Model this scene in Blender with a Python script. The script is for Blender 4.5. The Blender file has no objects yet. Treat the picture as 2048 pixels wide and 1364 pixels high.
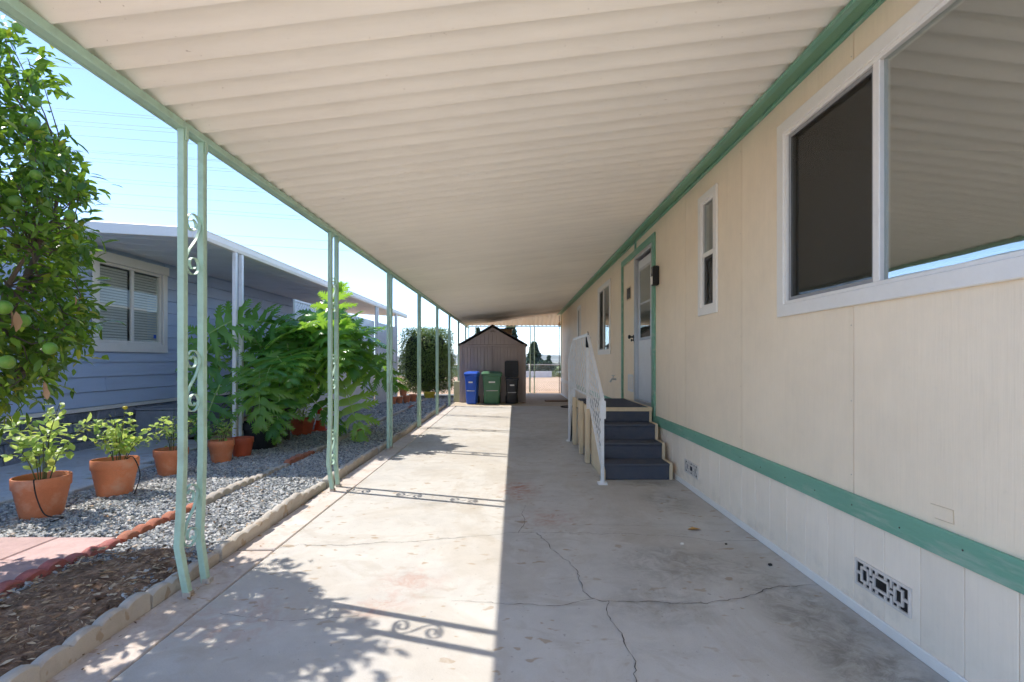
import bpy, bmesh, math, random
import numpy as np
from mathutils import Vector, Matrix, Quaternion

R = math.radians
random.seed(7)
rng = np.random.default_rng(7)
scene = bpy.context.scene
COL = scene.collection

# ------------------------------------------------------------------ camera
CAM_H, FPX, VX, VY = 1.25, 990.0, 1029.0, 720.0     # eye height, focal length in px of the 2048 px picture, vanishing point
cam_d = bpy.data.cameras.new('camera')
cam_d.sensor_width = 36.0
cam_d.lens = FPX / 2048 * 36
cam_d.shift_x = -(VX - 1024) / 2048
cam_d.shift_y = (VY - 682) / 2048
cam_d.clip_start = 0.05
cam_d.clip_end = 9000
cam = bpy.data.objects.new('camera', cam_d)
cam.location = (0, 0, CAM_H)
cam.rotation_euler = (R(90), 0, 0)
COL.objects.link(cam)
scene.camera = cam

# ------------------------------------------------------------------ sky, sun, exposure
SUN = Vector((-1.725, 0.547, 2.475)).normalized()
SUN_EL = math.asin(SUN.z)
SUN_AZ = math.atan2(SUN.x, SUN.y)
world = bpy.data.worlds.new('World')
scene.world = world
world.use_nodes = True
wn = world.node_tree
wn.nodes.clear()
w_out = wn.nodes.new('ShaderNodeOutputWorld')
w_bg = wn.nodes.new('ShaderNodeBackground')
w_sky = wn.nodes.new('ShaderNodeTexSky')
w_sky.sky_type = 'NISHITA'
w_sky.sun_disc = False
w_sky.sun_elevation = SUN_EL
w_sky.sun_rotation = SUN_AZ
w_sky.air_density = 0.6
w_sky.dust_density = 0.0
w_sky.ozone_density = 1.0
w_bg.inputs['Strength'].default_value = 0.138
wn.links.new(w_sky.outputs['Color'], w_bg.inputs['Color'])
wn.links.new(w_bg.outputs['Background'], w_out.inputs['Surface'])

sun_d = bpy.data.lights.new('sun', 'SUN')
sun_d.energy = 2.05
sun_d.angle = R(0.5)
sun_d.color = (1.0, 0.945, 0.865)
sun_o = bpy.data.objects.new('sun', sun_d)
sun_o.rotation_euler = SUN.to_track_quat('Z', 'Y').to_euler()
sun_o.location = (-20, 8, 30)
COL.objects.link(sun_o)

scene.view_settings.view_transform = 'Standard'
scene.view_settings.look = 'None'
scene.view_settings.gamma = 1.0
scene.view_settings.use_curve_mapping = False
scene.view_settings.exposure = 1.62
scene.render.engine = 'CYCLES'
scene.cycles.use_denoising = True
scene.cycles.max_bounces = 9
scene.cycles.diffuse_bounces = 6
scene.cycles.use_adaptive_sampling = True
scene.cycles.adaptive_threshold = 0.03
scene.cycles.glossy_bounces = 4
scene.cycles.transmission_bounces = 4
scene.cycles.transparent_max_bounces = 9
scene.cycles.caustics_reflective = False
scene.cycles.caustics_refractive = False
scene.cycles.sample_clamp_indirect = 10.0

# ------------------------------------------------------------------ helpers
def gp(x, y, z=0.0):
    """point on a level at height z seen at pixel (x, y) of the 2048 px photograph"""
    Y = (CAM_H - z) * FPX / (y - VY)
    return ((x - VX) * Y / FPX, Y, z)

def dp(x, y, Y):
    return ((x - VX) * Y / FPX, Y, CAM_H - (y - VY) * Y / FPX)

def srgb(r, g, b):
    f = lambda c: ((c / 255) / 12.92) if c / 255 <= 0.04045 else (((c / 255) + 0.055) / 1.055) ** 2.4
    return (f(r), f(g), f(b))

def tag(o, label=None, cat=None, group=None, kind=None):
    if label: o['label'] = label
    if cat: o['category'] = cat
    if group: o['group'] = group
    if kind: o['kind'] = kind
    return o

def link(o, parent=None):
    COL.objects.link(o)
    if parent is not None:
        o.parent = parent
        # parts are modelled in the place's own coordinates; the root may already stand at its base
        o.matrix_parent_inverse = parent.matrix_basis.inverted() if parent.parent is None else Matrix.Identity(4)
    return o

def empty(name, loc=(0, 0, 0), rz=0.0):
    o = bpy.data.objects.new(name, None)
    o.location = loc
    o.rotation_euler = (0, 0, rz)
    o.empty_display_size = 0.2
    COL.objects.link(o)
    return o

class MB:
    """collects shapes into one mesh"""
    def __init__(self):
        self.v, self.f = [], []
    def add(self, vs, fs):
        b = len(self.v)
        self.v += [tuple(p) for p in vs]
        self.f += [tuple(i + b for i in q) for q in fs]
        return self
    def box(self, x0, x1, y0, y1, z0, z1, M=None):
        vs = [(x0, y0, z0), (x1, y0, z0), (x1, y1, z0), (x0, y1, z0), (x0, y0, z1), (x1, y0, z1), (x1, y1, z1), (x0, y1, z1)]
        if M is not None: vs = [tuple(M @ Vector(p)) for p in vs]
        return self.add(vs, [(0, 3, 2, 1), (4, 5, 6, 7), (0, 1, 5, 4), (1, 2, 6, 5), (2, 3, 7, 6), (3, 0, 4, 7)])
    def hexa(self, low, high):
        """low and high: four corner points each"""
        return self.add(list(low) + list(high), [(0, 3, 2, 1), (4, 5, 6, 7), (0, 1, 5, 4), (1, 2, 6, 5), (2, 3, 7, 6), (3, 0, 4, 7)])
    def prism(self, pts, axis, a, b):
        """polygon pts (2D) extruded along axis 'x','y' or 'z' from a to b"""
        n = len(pts)
        def P(p, t):
            return {'x': (t, p[0], p[1]), 'y': (p[0], t, p[1]), 'z': (p[0], p[1], t)}[axis]
        vs = [P(p, a) for p in pts] + [P(p, b) for p in pts]
        fs = [tuple(range(n)), tuple(range(2 * n - 1, n - 1, -1))]
        fs += [(i, i + n, (i + 1) % n + n, (i + 1) % n) for i in range(n)]
        return self.add(vs, fs)
    def tube(self, pts, r, n=8, caps=True, flat=None):
        """tube along points; r number or list; flat=(w,h,ref) gives a flat bar"""
        pts = [Vector(p) for p in pts]
        m = len(pts)
        rs = r if isinstance(r, (list, tuple)) else [r] * m
        T = []
        for i in range(m):
            a, b = pts[max(0, i - 1)], pts[min(m - 1, i + 1)]
            d = b - a
            T.append(d.normalized() if d.length > 1e-9 else Vector((0, 0, 1)))
        up = Vector((0, 0, 1)) if abs(T[0].z) < 0.9 else Vector((1, 0, 0))
        if flat: up = Vector(flat[2])
        u = (up - T[0] * up.dot(T[0])).normalized()
        base = len(self.v)
        k = 4 if flat else n
        for i in range(m):
            if i and not flat:
                q = T[i - 1].rotation_difference(T[i])
                u = q @ u
            elif flat:
                u = Vector(flat[2]); u = (u - T[i] * u.dot(T[i])).normalized()
            w = T[i].cross(u).normalized()
            if flat:
                for su, sw in ((1, 1), (1, -1), (-1, -1), (-1, 1)):
                    self.v.append(tuple(pts[i] + u * (su * flat[0] / 2) + w * (sw * flat[1] / 2)))
            else:
                for j in range(k):
                    a = 2 * math.pi * j / k
                    self.v.append(tuple(pts[i] + (u * math.cos(a) + w * math.sin(a)) * rs[i]))
        for i in range(m - 1):
            for j in range(k):
                a = base + i * k + j; b = base + i * k + (j + 1) % k
                self.f.append((a, b, b + k, a + k))
        if caps:
            self.f.append(tuple(base + j for j in range(k - 1, -1, -1)))
            self.f.append(tuple(base + (m - 1) * k + j for j in range(k)))
        return self
    def lathe(self, prof, c=(0, 0, 0), n=24, sx=1.0, sy=1.0):
        """profile [(r,z)...] turned about z"""
        base = len(self.v); m = len(prof)
        for (r, z) in prof:
            for j in range(n):
                a = 2 * math.pi * j / n
                self.v.append((c[0] + r * math.cos(a) * sx, c[1] + r * math.sin(a) * sy, c[2] + z))
        for i in range(m - 1):
            for j in range(n):
                a = base + i * n + j; b = base + i * n + (j + 1) % n
                self.f.append((a, b, b + n, a + n))
        self.f.append(tuple(base + j for j in range(n - 1, -1, -1)))
        self.f.append(tuple(base + (m - 1) * n + j for j in range(n)))
        return self
    def mesh(self, name, mat=None, smooth=False, bevel=0.0, angle=None):
        me = bpy.data.meshes.new(name)
        me.from_pydata(self.v, [], self.f)
        me.validate()
        if bevel:
            bm = bmesh.new(); bm.from_mesh(me)
            bmesh.ops.recalc_face_normals(bm, faces=bm.faces)
            es = [e for e in bm.edges if len(e.link_faces) == 2 and e.calc_face_angle(0) > R(30)]
            bmesh.ops.bevel(bm, geom=es, offset=bevel, segments=1, affect='EDGES', clamp_overlap=True)
            bm.to_mesh(me); bm.free()
        else:
            bm = bmesh.new(); bm.from_mesh(me)
            bmesh.ops.recalc_face_normals(bm, faces=bm.faces)
            bm.to_mesh(me); bm.free()
        if mat: me.materials.append(mat)
        if smooth:
            me.shade_smooth() if hasattr(me, 'shade_smooth') else None
            if angle:
                try: me.set_sharp_from_angle(angle=R(angle))
                except Exception: pass
        else:
            me.shade_flat() if hasattr(me, 'shade_flat') else None
        return me
    def build(self, name, mat, parent=None, smooth=False, bevel=0.0, angle=None, loc=None):
        o = bpy.data.objects.new(name, self.mesh(name, mat, smooth, bevel, angle))
        if loc is not None: o.location = loc
        return link(o, parent)

def place(name, me, parent=None, M=None):
    o = bpy.data.objects.new(name, me)
    if M is not None: o.matrix_local = M
    return link(o, parent)

def copy_tree(o, parent=None):
    c = o.copy(); COL.objects.link(c); c.parent = parent
    for ch in [k for k in o.children]:
        copy_tree(ch, c)
    return c

def np_mesh(name, V, F, mat, smooth=False):
    """V (n,3), F (m,k) arrays of one polygon size"""
    me = bpy.data.meshes.new(name)
    V = np.asarray(V, dtype=np.float32); F = np.asarray(F, dtype=np.int32)
    k = F.shape[1]
    me.vertices.add(len(V)); me.vertices.foreach_set('co', V.ravel())
    me.loops.add(F.size); me.loops.foreach_set('vertex_index', F.ravel())
    me.polygons.add(len(F))
    me.polygons.foreach_set('loop_start', np.arange(0, F.size, k, dtype=np.int32))
    me.update(calc_edges=True)
    me.validate()
    if mat: me.materials.append(mat)
    if smooth: me.shade_smooth()
    else: me.shade_flat()
    return me

def frames(pos, d, up, s):
    """n matrices (n,3,3) and positions: x along d, z near up; s scale (n,) or (n,3)"""
    d = d / np.linalg.norm(d, axis=1, keepdims=True)
    y = np.cross(up, d); ln = np.linalg.norm(y, axis=1, keepdims=True); ln[ln < 1e-6] = 1; y = y / ln
    z = np.cross(d, y)
    s = np.asarray(s, dtype=float)
    if s.ndim == 1: s = np.stack([s, s, s], 1)
    A = np.stack([d * s[:, 0:1], y * s[:, 1:2], z * s[:, 2:3]], 2)
    return A, pos

def scatter(name, tv, tf, A, pos, mat, smooth=False):
    tv = np.asarray(tv, dtype=float); tf = np.asarray(tf)
    V = np.einsum('nij,vj->nvi', A, tv) + pos[:, None, :]
    n, m = len(pos), len(tv)
    F = tf[None, :, :] + (np.arange(n) * m)[:, None, None]
    return np_mesh(name, V.reshape(-1, 3), F.reshape(-1, tf.shape[1]), mat, smooth)

def m4(A, p):
    return Matrix([[A[0][0], A[0][1], A[0][2], p[0]], [A[1][0], A[1][1], A[1][2], p[1]], [A[2][0], A[2][1], A[2][2], p[2]], [0, 0, 0, 1]])

def unit(n):
    d = rng.normal(size=(n, 3)); return d / np.linalg.norm(d, axis=1, keepdims=True)

# ------------------------------------------------------------------ materials
class NT:
    def __init__(self, name):
        self.m = bpy.data.materials.new(name); self.m.use_nodes = True
        self.t = self.m.node_tree; self.t.nodes.clear()
        self.out = self.t.nodes.new('ShaderNodeOutputMaterial')
        self.geo = None
    def n(self, typ, ins=None, **props):
        nd = self.t.nodes.new('ShaderNode' + typ)
        for k, v in props.items(): setattr(nd, k, v)
        for k, v in (ins or {}).items():
            s = nd.inputs[k]
            if isinstance(v, bpy.types.NodeSocket): self.t.links.new(v, s)
            else:
                if isinstance(v, (tuple, list)) and len(v) == 3 and s.type == 'RGBA': v = (*v, 1)
                s.default_value = v
        return nd
    def pos(self):
        if self.geo is None: self.geo = self.n('NewGeometry')
        return self.geo.outputs['Position']
    def mapped(self, sc=(1, 1, 1), loc=(0, 0, 0), vec=None):
        return self.n('Mapping', {'Vector': vec or self.pos(), 'Scale': sc, 'Location': loc}).outputs['Vector']
    def noise(self, scale, detail=4, rough=0.55, vec=None, dist=0.0):
        return self.n('TexNoise', {'Vector': vec or self.pos(), 'Scale': scale, 'Detail': detail, 'Roughness': rough, 'Distortion': dist}).outputs['Fac']
    def ramp(self, fac, stops):
        nd = self.n('ValToRGB', {'Fac': fac}); cr = nd.color_ramp
        while len(cr.elements) > 2: cr.elements.remove(cr.elements[-1])
        for i, (p, c) in enumerate(stops):
            e = cr.elements[i] if i < 2 else cr.elements.new(p)
            e.position = p
            e.color = (c, c, c, 1) if not isinstance(c, (tuple, list)) else (*c[:3], 1)
        return nd.outputs['Color']
    def mix(self, fac, a, b, mode='MIX'):
        nd = self.n('Mix', data_type='RGBA', blend_type=mode)
        for i, v in ((0, fac), (6, a), (7, b)):
            s = nd.inputs[i]
            if isinstance(v, bpy.types.NodeSocket): self.t.links.new(v, s)
            else: s.default_value = (*v, 1) if isinstance(v, (tuple, list)) else v
        return nd.outputs[2]
    def math(self, op, a, b=0.0, c=0.0, clamp=False):
        nd = self.n('Math', operation=op, use_clamp=clamp)
        for i, v in enumerate((a, b, c)):
            if isinstance(v, bpy.types.NodeSocket): self.t.links.new(v, nd.inputs[i])
            else: nd.inputs[i].default_value = v
        return nd.outputs[0]
    def bump(self, h, strength=0.3, dist=0.01, normal=None):
        ins = {'Height': h, 'Strength': strength, 'Distance': dist}
        if normal is not None: ins['Normal'] = normal
        return self.n('Bump', ins).outputs['Normal']
    def spot(self, c, rad, soft=0.5, stretch=(1, 1, 1)):
        """a mask that is 1 near the place c and 0 away from it"""
        v = self.n('VectorMath', {0: self.pos(), 1: c}, operation='SUBTRACT').outputs[0]
        v = self.n('VectorMath', {0: v, 1: stretch}, operation='MULTIPLY').outputs[0]
        d = self.n('VectorMath', {0: v}, operation='LENGTH').outputs['Value']
        return self.n('MapRange', {'Value': d, 'From Min': rad * (1 - soft), 'From Max': rad, 'To Min': 1.0, 'To Max': 0.0}, interpolation_type='SMOOTHSTEP').outputs[0]
    def principled(self, color, rough=0.6, normal=None, spec=0.4, metal=0.0, **kw):
        ins = {'Base Color': color, 'Roughness': rough, 'Specular IOR Level': spec, 'Metallic': metal}
        if normal is not None: ins['Normal'] = normal
        ins.update(kw)
        return self.n('BsdfPrincipled', ins).outputs['BSDF']
    def done(self, shader):
        self.t.links.new(shader, self.out.inputs['Surface']); return self.m

def paint(name, col, rough=0.5, var=0.12, scale=3.0, bump=0.15, bscale=120.0, spec=0.4, metal=0.0, stretch=(1, 1, 1), dirt=None, dirt_amt=0.35, dirt_scale=2.0, dist=0.004, rnd=0.0):
    """painted or moulded surface: two scales of tone, a little dirt, fine relief"""
    t = NT(name)
    v = t.mapped(stretch)
    n1 = t.noise(scale, 3, 0.6, v)
    n2 = t.noise(scale * 9, 2, 0.6, v)
    k = t.math('ADD', t.math('MULTIPLY', n1, 0.65), t.math('MULTIPLY', n2, 0.35))
    lo = tuple(c * (1 - var) for c in col); hi = tuple(min(1, c * (1 + var * 0.8)) for c in col)
    c = t.ramp(k, [(0.32, lo), (0.68, hi)])
    if rnd:
        oi = t.n('ObjectInfo').outputs['Random']
        f = t.n('MapRange', {'Value': oi, 'To Min': 1 - rnd, 'To Max': 1 + rnd}).outputs[0]
        c = t.n('VectorMath', {0: c, 1: t.n('CombineXYZ', {0: f, 1: f, 2: f}).outputs[0]}, operation='MULTIPLY').outputs[0]
    if dirt:
        dm = t.noise(dirt_scale, 4, 0.65, v)
        dm = t.ramp(dm, [(0.52, 0.0), (0.75, dirt_amt)])
        c = t.mix(dm, c, dirt)
    rr = t.n('MapRange', {'Value': n2, 'To Min': max(0, rough - 0.1), 'To Max': min(1, rough + 0.1)}).outputs[0]
    nm = None
    if bump >= 0.12:
        nm = t.bump(t.noise(bscale, 2 if bump < 0.5 else 3, 0.6, v), bump, dist)
    return t.done(t.principled(c, rr, nm, spec, metal))

def leaf_mat(name, dark, light, rough=0.35, trans=0.35, tcol=None, per='island', vein=False, yellow=None):
    t = NT(name)
    g = t.n('NewGeometry'); t.geo = g
    if per == 'island': rnd = g.outputs['Random Per Island']
    else: rnd = t.n('ObjectInfo').outputs['Random']
    stops = [(0.0, dark), (0.9, light)]
    if yellow: stops.append((0.985, yellow))
    c = t.ramp(rnd, stops)
    n2 = t.noise(9.0, 1)
    c = t.mix(t.math('MULTIPLY', n2, 0.35), c, tuple(x * 0.55 for x in dark))
    p = t.principled(c, rough, None, 0.5)
    tc = t.mix(0.55, c, tcol or tuple(min(1, x * 2.2) for x in light))
    tr = t.n('BsdfTranslucent', {'Color': tc}).outputs[0]
    return t.done(t.n('MixShader', {0: trans, 1: p, 2: tr}).outputs[0])

def glass_mat(name, tint=(0.8, 0.85, 0.83), ior=1.9, see=0.9):
    t = NT(name)
    # only the outer face of a pane reflects; the far face of the thin sheet lets the light out again
    fr = t.math('MULTIPLY', t.n('Fresnel', {'IOR': ior}).outputs[0], t.math('SUBTRACT', 1.0, t.n('NewGeometry').outputs['Backfacing']))
    tr = t.n('BsdfTransparent', {'Color': tuple(x * see for x in tint)}).outputs[0]
    nm = t.bump(t.noise(1.3, 2), 0.05, 0.02)
    gl = t.n('BsdfGlossy', {'Color': (0.9, 0.95, 0.95), 'Roughness': 0.015, 'Normal': nm}).outputs[0]
    return t.done(t.n('MixShader', {0: fr, 1: tr, 2: gl}).outputs[0])

M = {}
M['mint'] = paint('mint_paint', srgb(172, 202, 182), 0.42, 0.10, 4, 0.15, 150, dirt=srgb(128, 128, 104), dirt_amt=0.45, dirt_scale=5)
M['trim_green'] = paint('green_trim_paint', srgb(118, 168, 143), 0.5, 0.12, 6, 0.5, 60, stretch=(1, 0.25, 1.6), dirt=srgb(196, 200, 184), dirt_amt=0.5, dirt_scale=11, dist=0.006)
M['soffit_green'] = paint('rough_green_paint', srgb(124, 166, 134), 0.6, 0.1, 6, 0.8, 160, dist=0.006)
M['white_trim'] = paint('white_trim_paint', (0.86, 0.82, 0.755), 0.4, 0.05, 4, 0.1, 80, dirt=(0.5, 0.47, 0.42), dirt_amt=0.15)
M['white_metal'] = paint('white_enamel', (0.8, 0.8, 0.79), 0.35, 0.05, 6, 0.1, 90, dirt=(0.45, 0.4, 0.33), dirt_amt=0.3, dirt_scale=9)
M['grey_vinyl'] = paint('grey_screen_frame', (0.30, 0.30, 0.30), 0.45, 0.06, 5, 0.05, 90)  # the frames' own plain grey
M['black'] = paint('black_plastic', (0.012, 0.012, 0.013), 0.4, 0.2, 10, 0.15, 120)
M['rubber'] = paint('black_rubber', (0.02, 0.02, 0.02), 0.7, 0.2, 10, 0.2, 120)
M['alu'] = paint('brushed_aluminium', (0.55, 0.56, 0.57), 0.38, 0.12, 7, 0.1, 120, metal=0.75, stretch=(1, 1, 0.1))
M['terracotta'] = paint('terracotta_plastic', srgb(216, 132, 90), 0.5, 0.1, 6, 0.15, 90, dirt=srgb(214, 186, 162), dirt_amt=0.5, dirt_scale=6, rnd=0.12)
M['terracotta_dark'] = paint('red_planter', srgb(190, 90, 58), 0.5, 0.12, 6, 0.15, 90, dirt=srgb(120, 70, 50), dirt_amt=0.3)
M['soil'] = paint('potting_soil', (0.05, 0.035, 0.025), 0.95, 0.5, 40, 0.9, 90, dist=0.01)
M['bark'] = paint('bark', (0.13, 0.10, 0.075), 0.9, 0.35, 9, 0.8, 60, stretch=(1, 1, 0.3), dist=0.01)
M['twig'] = paint('green_twig', (0.11, 0.13, 0.04), 0.7, 0.3, 20, 0.2, 90)
M['beige_wood'] = paint('beige_painted_wood', srgb(222, 200, 165), 0.6, 0.1, 6, 0.4, 70, stretch=(1, 1, 0.15), dirt=srgb(150, 125, 90), dirt_amt=0.3, dirt_scale=4)

# siding of the mobile home: vertical wood grain, faint grooves, stains towards nothing in particular
def siding(name, col, groove=None, splash=False):
    t = NT(name)
    v = t.mapped((1, 1, 0.055))
    grain = t.noise(75, 2, 0.65, v)
    broad = t.noise(1.1, 2, 0.6)
    blot = t.noise(7.0, 4, 0.65)
    k = t.math('ADD', t.math('MULTIPLY', broad, 0.5), t.math('ADD', t.math('MULTIPLY', grain, 0.2), t.math('MULTIPLY', blot, 0.3)))
    c = t.ramp(k, [(0.34, tuple(x * 0.93 for x in col)), (0.66, tuple(min(1, x * 1.06) for x in col))])
    scuff = t.ramp(t.noise(26, 3, 0.7), [(0.68, 0.0), (0.80, 0.35)])
    c = t.mix(scuff, c, tuple(x * 0.72 for x in col))
    oi = t.n('MapRange', {'Value': t.n('ObjectInfo').outputs['Random'], 'To Min': 0.965, 'To Max': 1.02}).outputs[0]
    c = t.n('VectorMath', {0: c, 1: t.n('CombineXYZ', {0: oi, 1: oi, 2: oi}).outputs[0]}, operation='MULTIPLY').outputs[0]
    run = t.ramp(t.noise(9, 3, 0.7, t.mapped((1, 1, 0.06), (0, 3, 0))), [(0.60, 0.0), (0.74, 0.22)])   # faint dust runs
    c = t.mix(run, c, tuple(x * y for x, y in zip(col, (0.80, 0.77, 0.72))))
    if splash:                                                                                        # rain splash stains along the foot
        zz = t.n('SeparateXYZ', {0: t.pos()}).outputs[2]
        sm = t.n('MapRange', {'Value': zz, 'From Min': 0.03, 'From Max': 0.2, 'To Min': 0.35, 'To Max': 0.0}).outputs[0]
        c = t.mix(t.math('MULTIPLY', sm, t.ramp(blot, [(0.45, 0.0), (0.65, 1.0)])), c, (0.36, 0.31, 0.25))
    h = t.math('MULTIPLY', grain, 1.0)
    if groove:
        y = t.n('SeparateXYZ', {0: t.pos()}).outputs[1]
        ph = t.math('FRACT', t.math('DIVIDE', t.math('ADD', y, 100 * groove - 0.06), groove))
        g = t.math('GREATER_THAN', t.math('ABSOLUTE', t.math('SUBTRACT', ph, 0.5)), 0.5 - 0.0035 / groove)
        h = t.math('SUBTRACT', h, t.math('MULTIPLY', g, 1.2))
    nm = t.bump(h, 0.35, 0.003)
    return t.done(t.principled(c, 0.55, nm, 0.35))
M['siding'] = siding('cream_siding', srgb(248, 229, 201), 0.4065)
M['skirting'] = siding('pale_skirting', srgb(248, 233, 212), splash=True)

def concrete(name, col, spots=(), dark_spots=(), seed=0.0, wall_dirt=False):
    t = NT(name)
    v = t.mapped((1, 1, 1), (seed, seed * 0.7, 0))
    a = t.noise(0.8, 3, 0.6, v); b = t.noise(5.5, 5, 0.65, v, 0.5); f = t.noise(160, 1, 0.7, v)
    k = t.math('ADD', t.math('MULTIPLY', a, 0.45), t.math('ADD', t.math('MULTIPLY', b, 0.35), t.math('MULTIPLY', f, 0.2)))
    c = t.ramp(k, [(0.36, tuple(x * 0.84 for x in col)), (0.5, col), (0.66, tuple(min(1, x * 1.12) for x in col))])
    # worn brownish blotches with hard edges
    w = t.noise(1.9, 6, 0.68, t.mapped((1, 1.6, 1), (3 + seed, 1, 0)), 1.2)
    c = t.mix(t.ramp(w, [(0.54, 0.0), (0.62, 0.30), (0.75, 0.42)]), c, tuple(x * y for x, y in zip(col, (0.72, 0.66, 0.57))))
    w2 = t.noise(0.55, 5, 0.72, t.mapped((1.3, 1, 1), (7 + seed, 2, 0)), 1.5)
    c = t.mix(t.ramp(w2, [(0.47, 0.0), (0.55, 0.28), (0.7, 0.4)]), c, tuple(x * y for x, y in zip(col, (0.78, 0.70, 0.60))))
    pits = t.ramp(t.noise(38, 1, 0.6, v), [(0.72, 0.0), (0.76, 0.55)])
    c = t.mix(pits, c, tuple(x * 0.5 for x in col))
    sp = t.math('MULTIPLY', t.ramp(t.noise(9.5, 2, 0.5, t.mapped((1, 1.5, 1), (seed, 8, 0))), [(0.64, 0.0), (0.68, 1.0)]), t.ramp(a, [(0.40, 0.0), (0.52, 0.75)]))   # dried drips and old spills
    c = t.mix(sp, c, tuple(x * y for x, y in zip(col, (0.70, 0.56, 0.42))))
    pale = t.ramp(t.noise(3.1, 5, 0.7, t.mapped((1, 1, 1), (9, 5, 0)), 0.8), [(0.60, 0.0), (0.72, 0.35)])
    c = t.mix(pale, c, tuple(min(1, x * 1.25) for x in col))
    if spots or dark_spots: sn = t.noise(8, 6, 0.73, None, 0.9)
    if spots: sr = t.ramp(sn, [(0.42, 0.0), (0.62, 1.0)])
    if dark_spots: dr_ = t.ramp(sn, [(0.40, 0.15), (0.62, 1.0)])
    for (px, rad, st, amt, sc) in spots:
        m = t.math('MULTIPLY', t.spot(px, rad, 0.8, st), sr)
        c = t.mix(t.math('MULTIPLY', m, amt), c, sc)
    for (px, rad, st, amt) in dark_spots:
        m = t.math('MULTIPLY', t.spot(px, rad, 0.7, st), dr_)
        c = t.mix(t.math('MULTIPLY', m, amt), c, (0.13, 0.118, 0.095))
    nm = t.bump(t.noise(90, 2, 0.7, v), 0.22, 0.004)
    return t.done(t.principled(c, 0.8, nm, 0.25))
RUST = srgb(170, 104, 78)
M['drive'] = concrete('driveway_concrete', srgb(192, 188, 181),
    spots=[((0.053, 4.76, 0), 0.42, (1.6, 0.8, 1), 0.7, RUST), ((-0.587, 2.78, 0), 0.30, (1, 1, 1), 0.35, RUST), ((-0.70, 2.5, 0), 0.25, (1, 1.5, 1), 0.4, RUST),
           ((0.25, 3.9, 0), 0.35, (1, 1, 1), 0.4, RUST), ((-1.35, 2.4, 0), 0.4, (1, 1, 1), 0.35, RUST)],
    dark_spots=[((1.45, 2.1, 0), 0.8, (2.6, 0.6, 1), 0.62), ((0.98, 3.05, 0), 0.50, (1, 1.3, 1), 0.5), ((1.35, 4.4, 0), 0.5, (1.6, 0.9, 1), 0.36), ((0.75, 2.55, 0), 0.35, (1, 1, 1), 0.35),
                ((1.35, 5.0, 0), 0.35, (1.0, 2.0, 1), 0.5), ((-0.75, 4.4, 0), 0.25, (1, 1, 1), 0.3), ((0.3, 7.6, 0), 0.5, (1, 0.6, 1), 0.3)])
M['strip'] = concrete('edge_strip_concrete', srgb(204, 195, 187), seed=4.0, spots=[((-1.7, 2.3, 0), 0.9, (1, 0.5, 1), 0.35, srgb(150, 118, 95))])
M['patio'] = concrete('far_patio_concrete', srgb(196, 182, 160), seed=9.0)
M['walk'] = concrete('pale_walk_concrete', srgb(200, 200, 200), seed=14.0)
M['edging'] = concrete('edging_concrete', srgb(186, 179, 169), seed=20.0)
M['edging_red'] = paint('red_edging', srgb(176, 104, 98), 0.8, 0.25, 14, 0.6, 110, dirt=srgb(150, 120, 105), dirt_amt=0.7, dirt_scale=11, dist=0.006)
M['brick'] = paint('brick_edging', srgb(176, 112, 88), 0.85, 0.25, 14, 0.6, 110, dirt=srgb(150, 125, 105), dirt_amt=0.5, dirt_scale=9, dist=0.006)
M['paver'] = paint('pink_paver', srgb(194, 164, 158), 0.85, 0.16, 8, 0.5, 140, dirt=srgb(150, 120, 118), dirt_amt=0.5, dirt_scale=5, rnd=0.08)
M['crack'] = paint('crack_dirt', (0.075, 0.066, 0.055), 0.95, 0.4, 30, 0.5, 80)

def roof_metal():
    t = NT('cream_roof_metal')
    v = t.mapped((0.06, 1, 1))
    streak = t.noise(16, 3, 0.65, v); broad = t.noise(0.7, 2, 0.6)
    col = srgb(248, 240, 227)
    k = t.math('ADD', t.math('MULTIPLY', streak, 0.5), t.math('MULTIPLY', broad, 0.5))
    c = t.ramp(k, [(0.35, tuple(x * 0.94 for x in col)), (0.65, tuple(min(1, x * 1.03) for x in col))])
    # a dark brown band near the far end, weaker on the left
    y = t.n('SeparateXYZ', {0: t.pos()}).outputs[1]; x = t.n('SeparateXYZ', {0: t.pos()}).outputs[0]
    wob = t.math('ADD', y, t.math('MULTIPLY', broad, 0.8))
    band = t.n('MapRange', {'Value': t.math('ABSOLUTE', t.math('SUBTRACT', wob, 17.15)), 'From Min': 0.1, 'From Max': 0.75, 'To Min': 1.0, 'To Max': 0.0}, interpolation_type='SMOOTHSTEP').outputs[0]
    xm = t.n('MapRange', {'Value': x, 'From Min': -1.5, 'From Max': -0.3, 'To Min': 0.15, 'To Max': 1.0}, interpolation_type='SMOOTHSTEP').outputs[0]
    c = t.mix(t.math('MULTIPLY', t.math('MULTIPLY', band, xm), 0.6), c, (0.13, 0.115, 0.09))
    grime = t.ramp(t.noise(5, 4, 0.7, t.mapped((0.25, 1, 1))), [(0.58, 0.0), (0.75, 0.14)])
    c = t.mix(grime, c, srgb(190, 170, 145))
    oi = t.n('MapRange', {'Value': t.n('ObjectInfo').outputs['Random'], 'To Min': 0.97, 'To Max': 1.02}).outputs[0]
    c = t.n('VectorMath', {0: c, 1: t.n('CombineXYZ', {0: oi, 1: oi, 2: oi}).outputs[0]}, operation='MULTIPLY').outputs[0]
    sp = t.ramp(t.noise(55, 2, 0.5), [(0.73, 0.0), (0.78, 0.5)])
    c = t.mix(sp, c, srgb(150, 128, 104))
    return t.done(t.principled(c, 0.42, None, 0.4))
M['roof'] = roof_metal()

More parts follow.
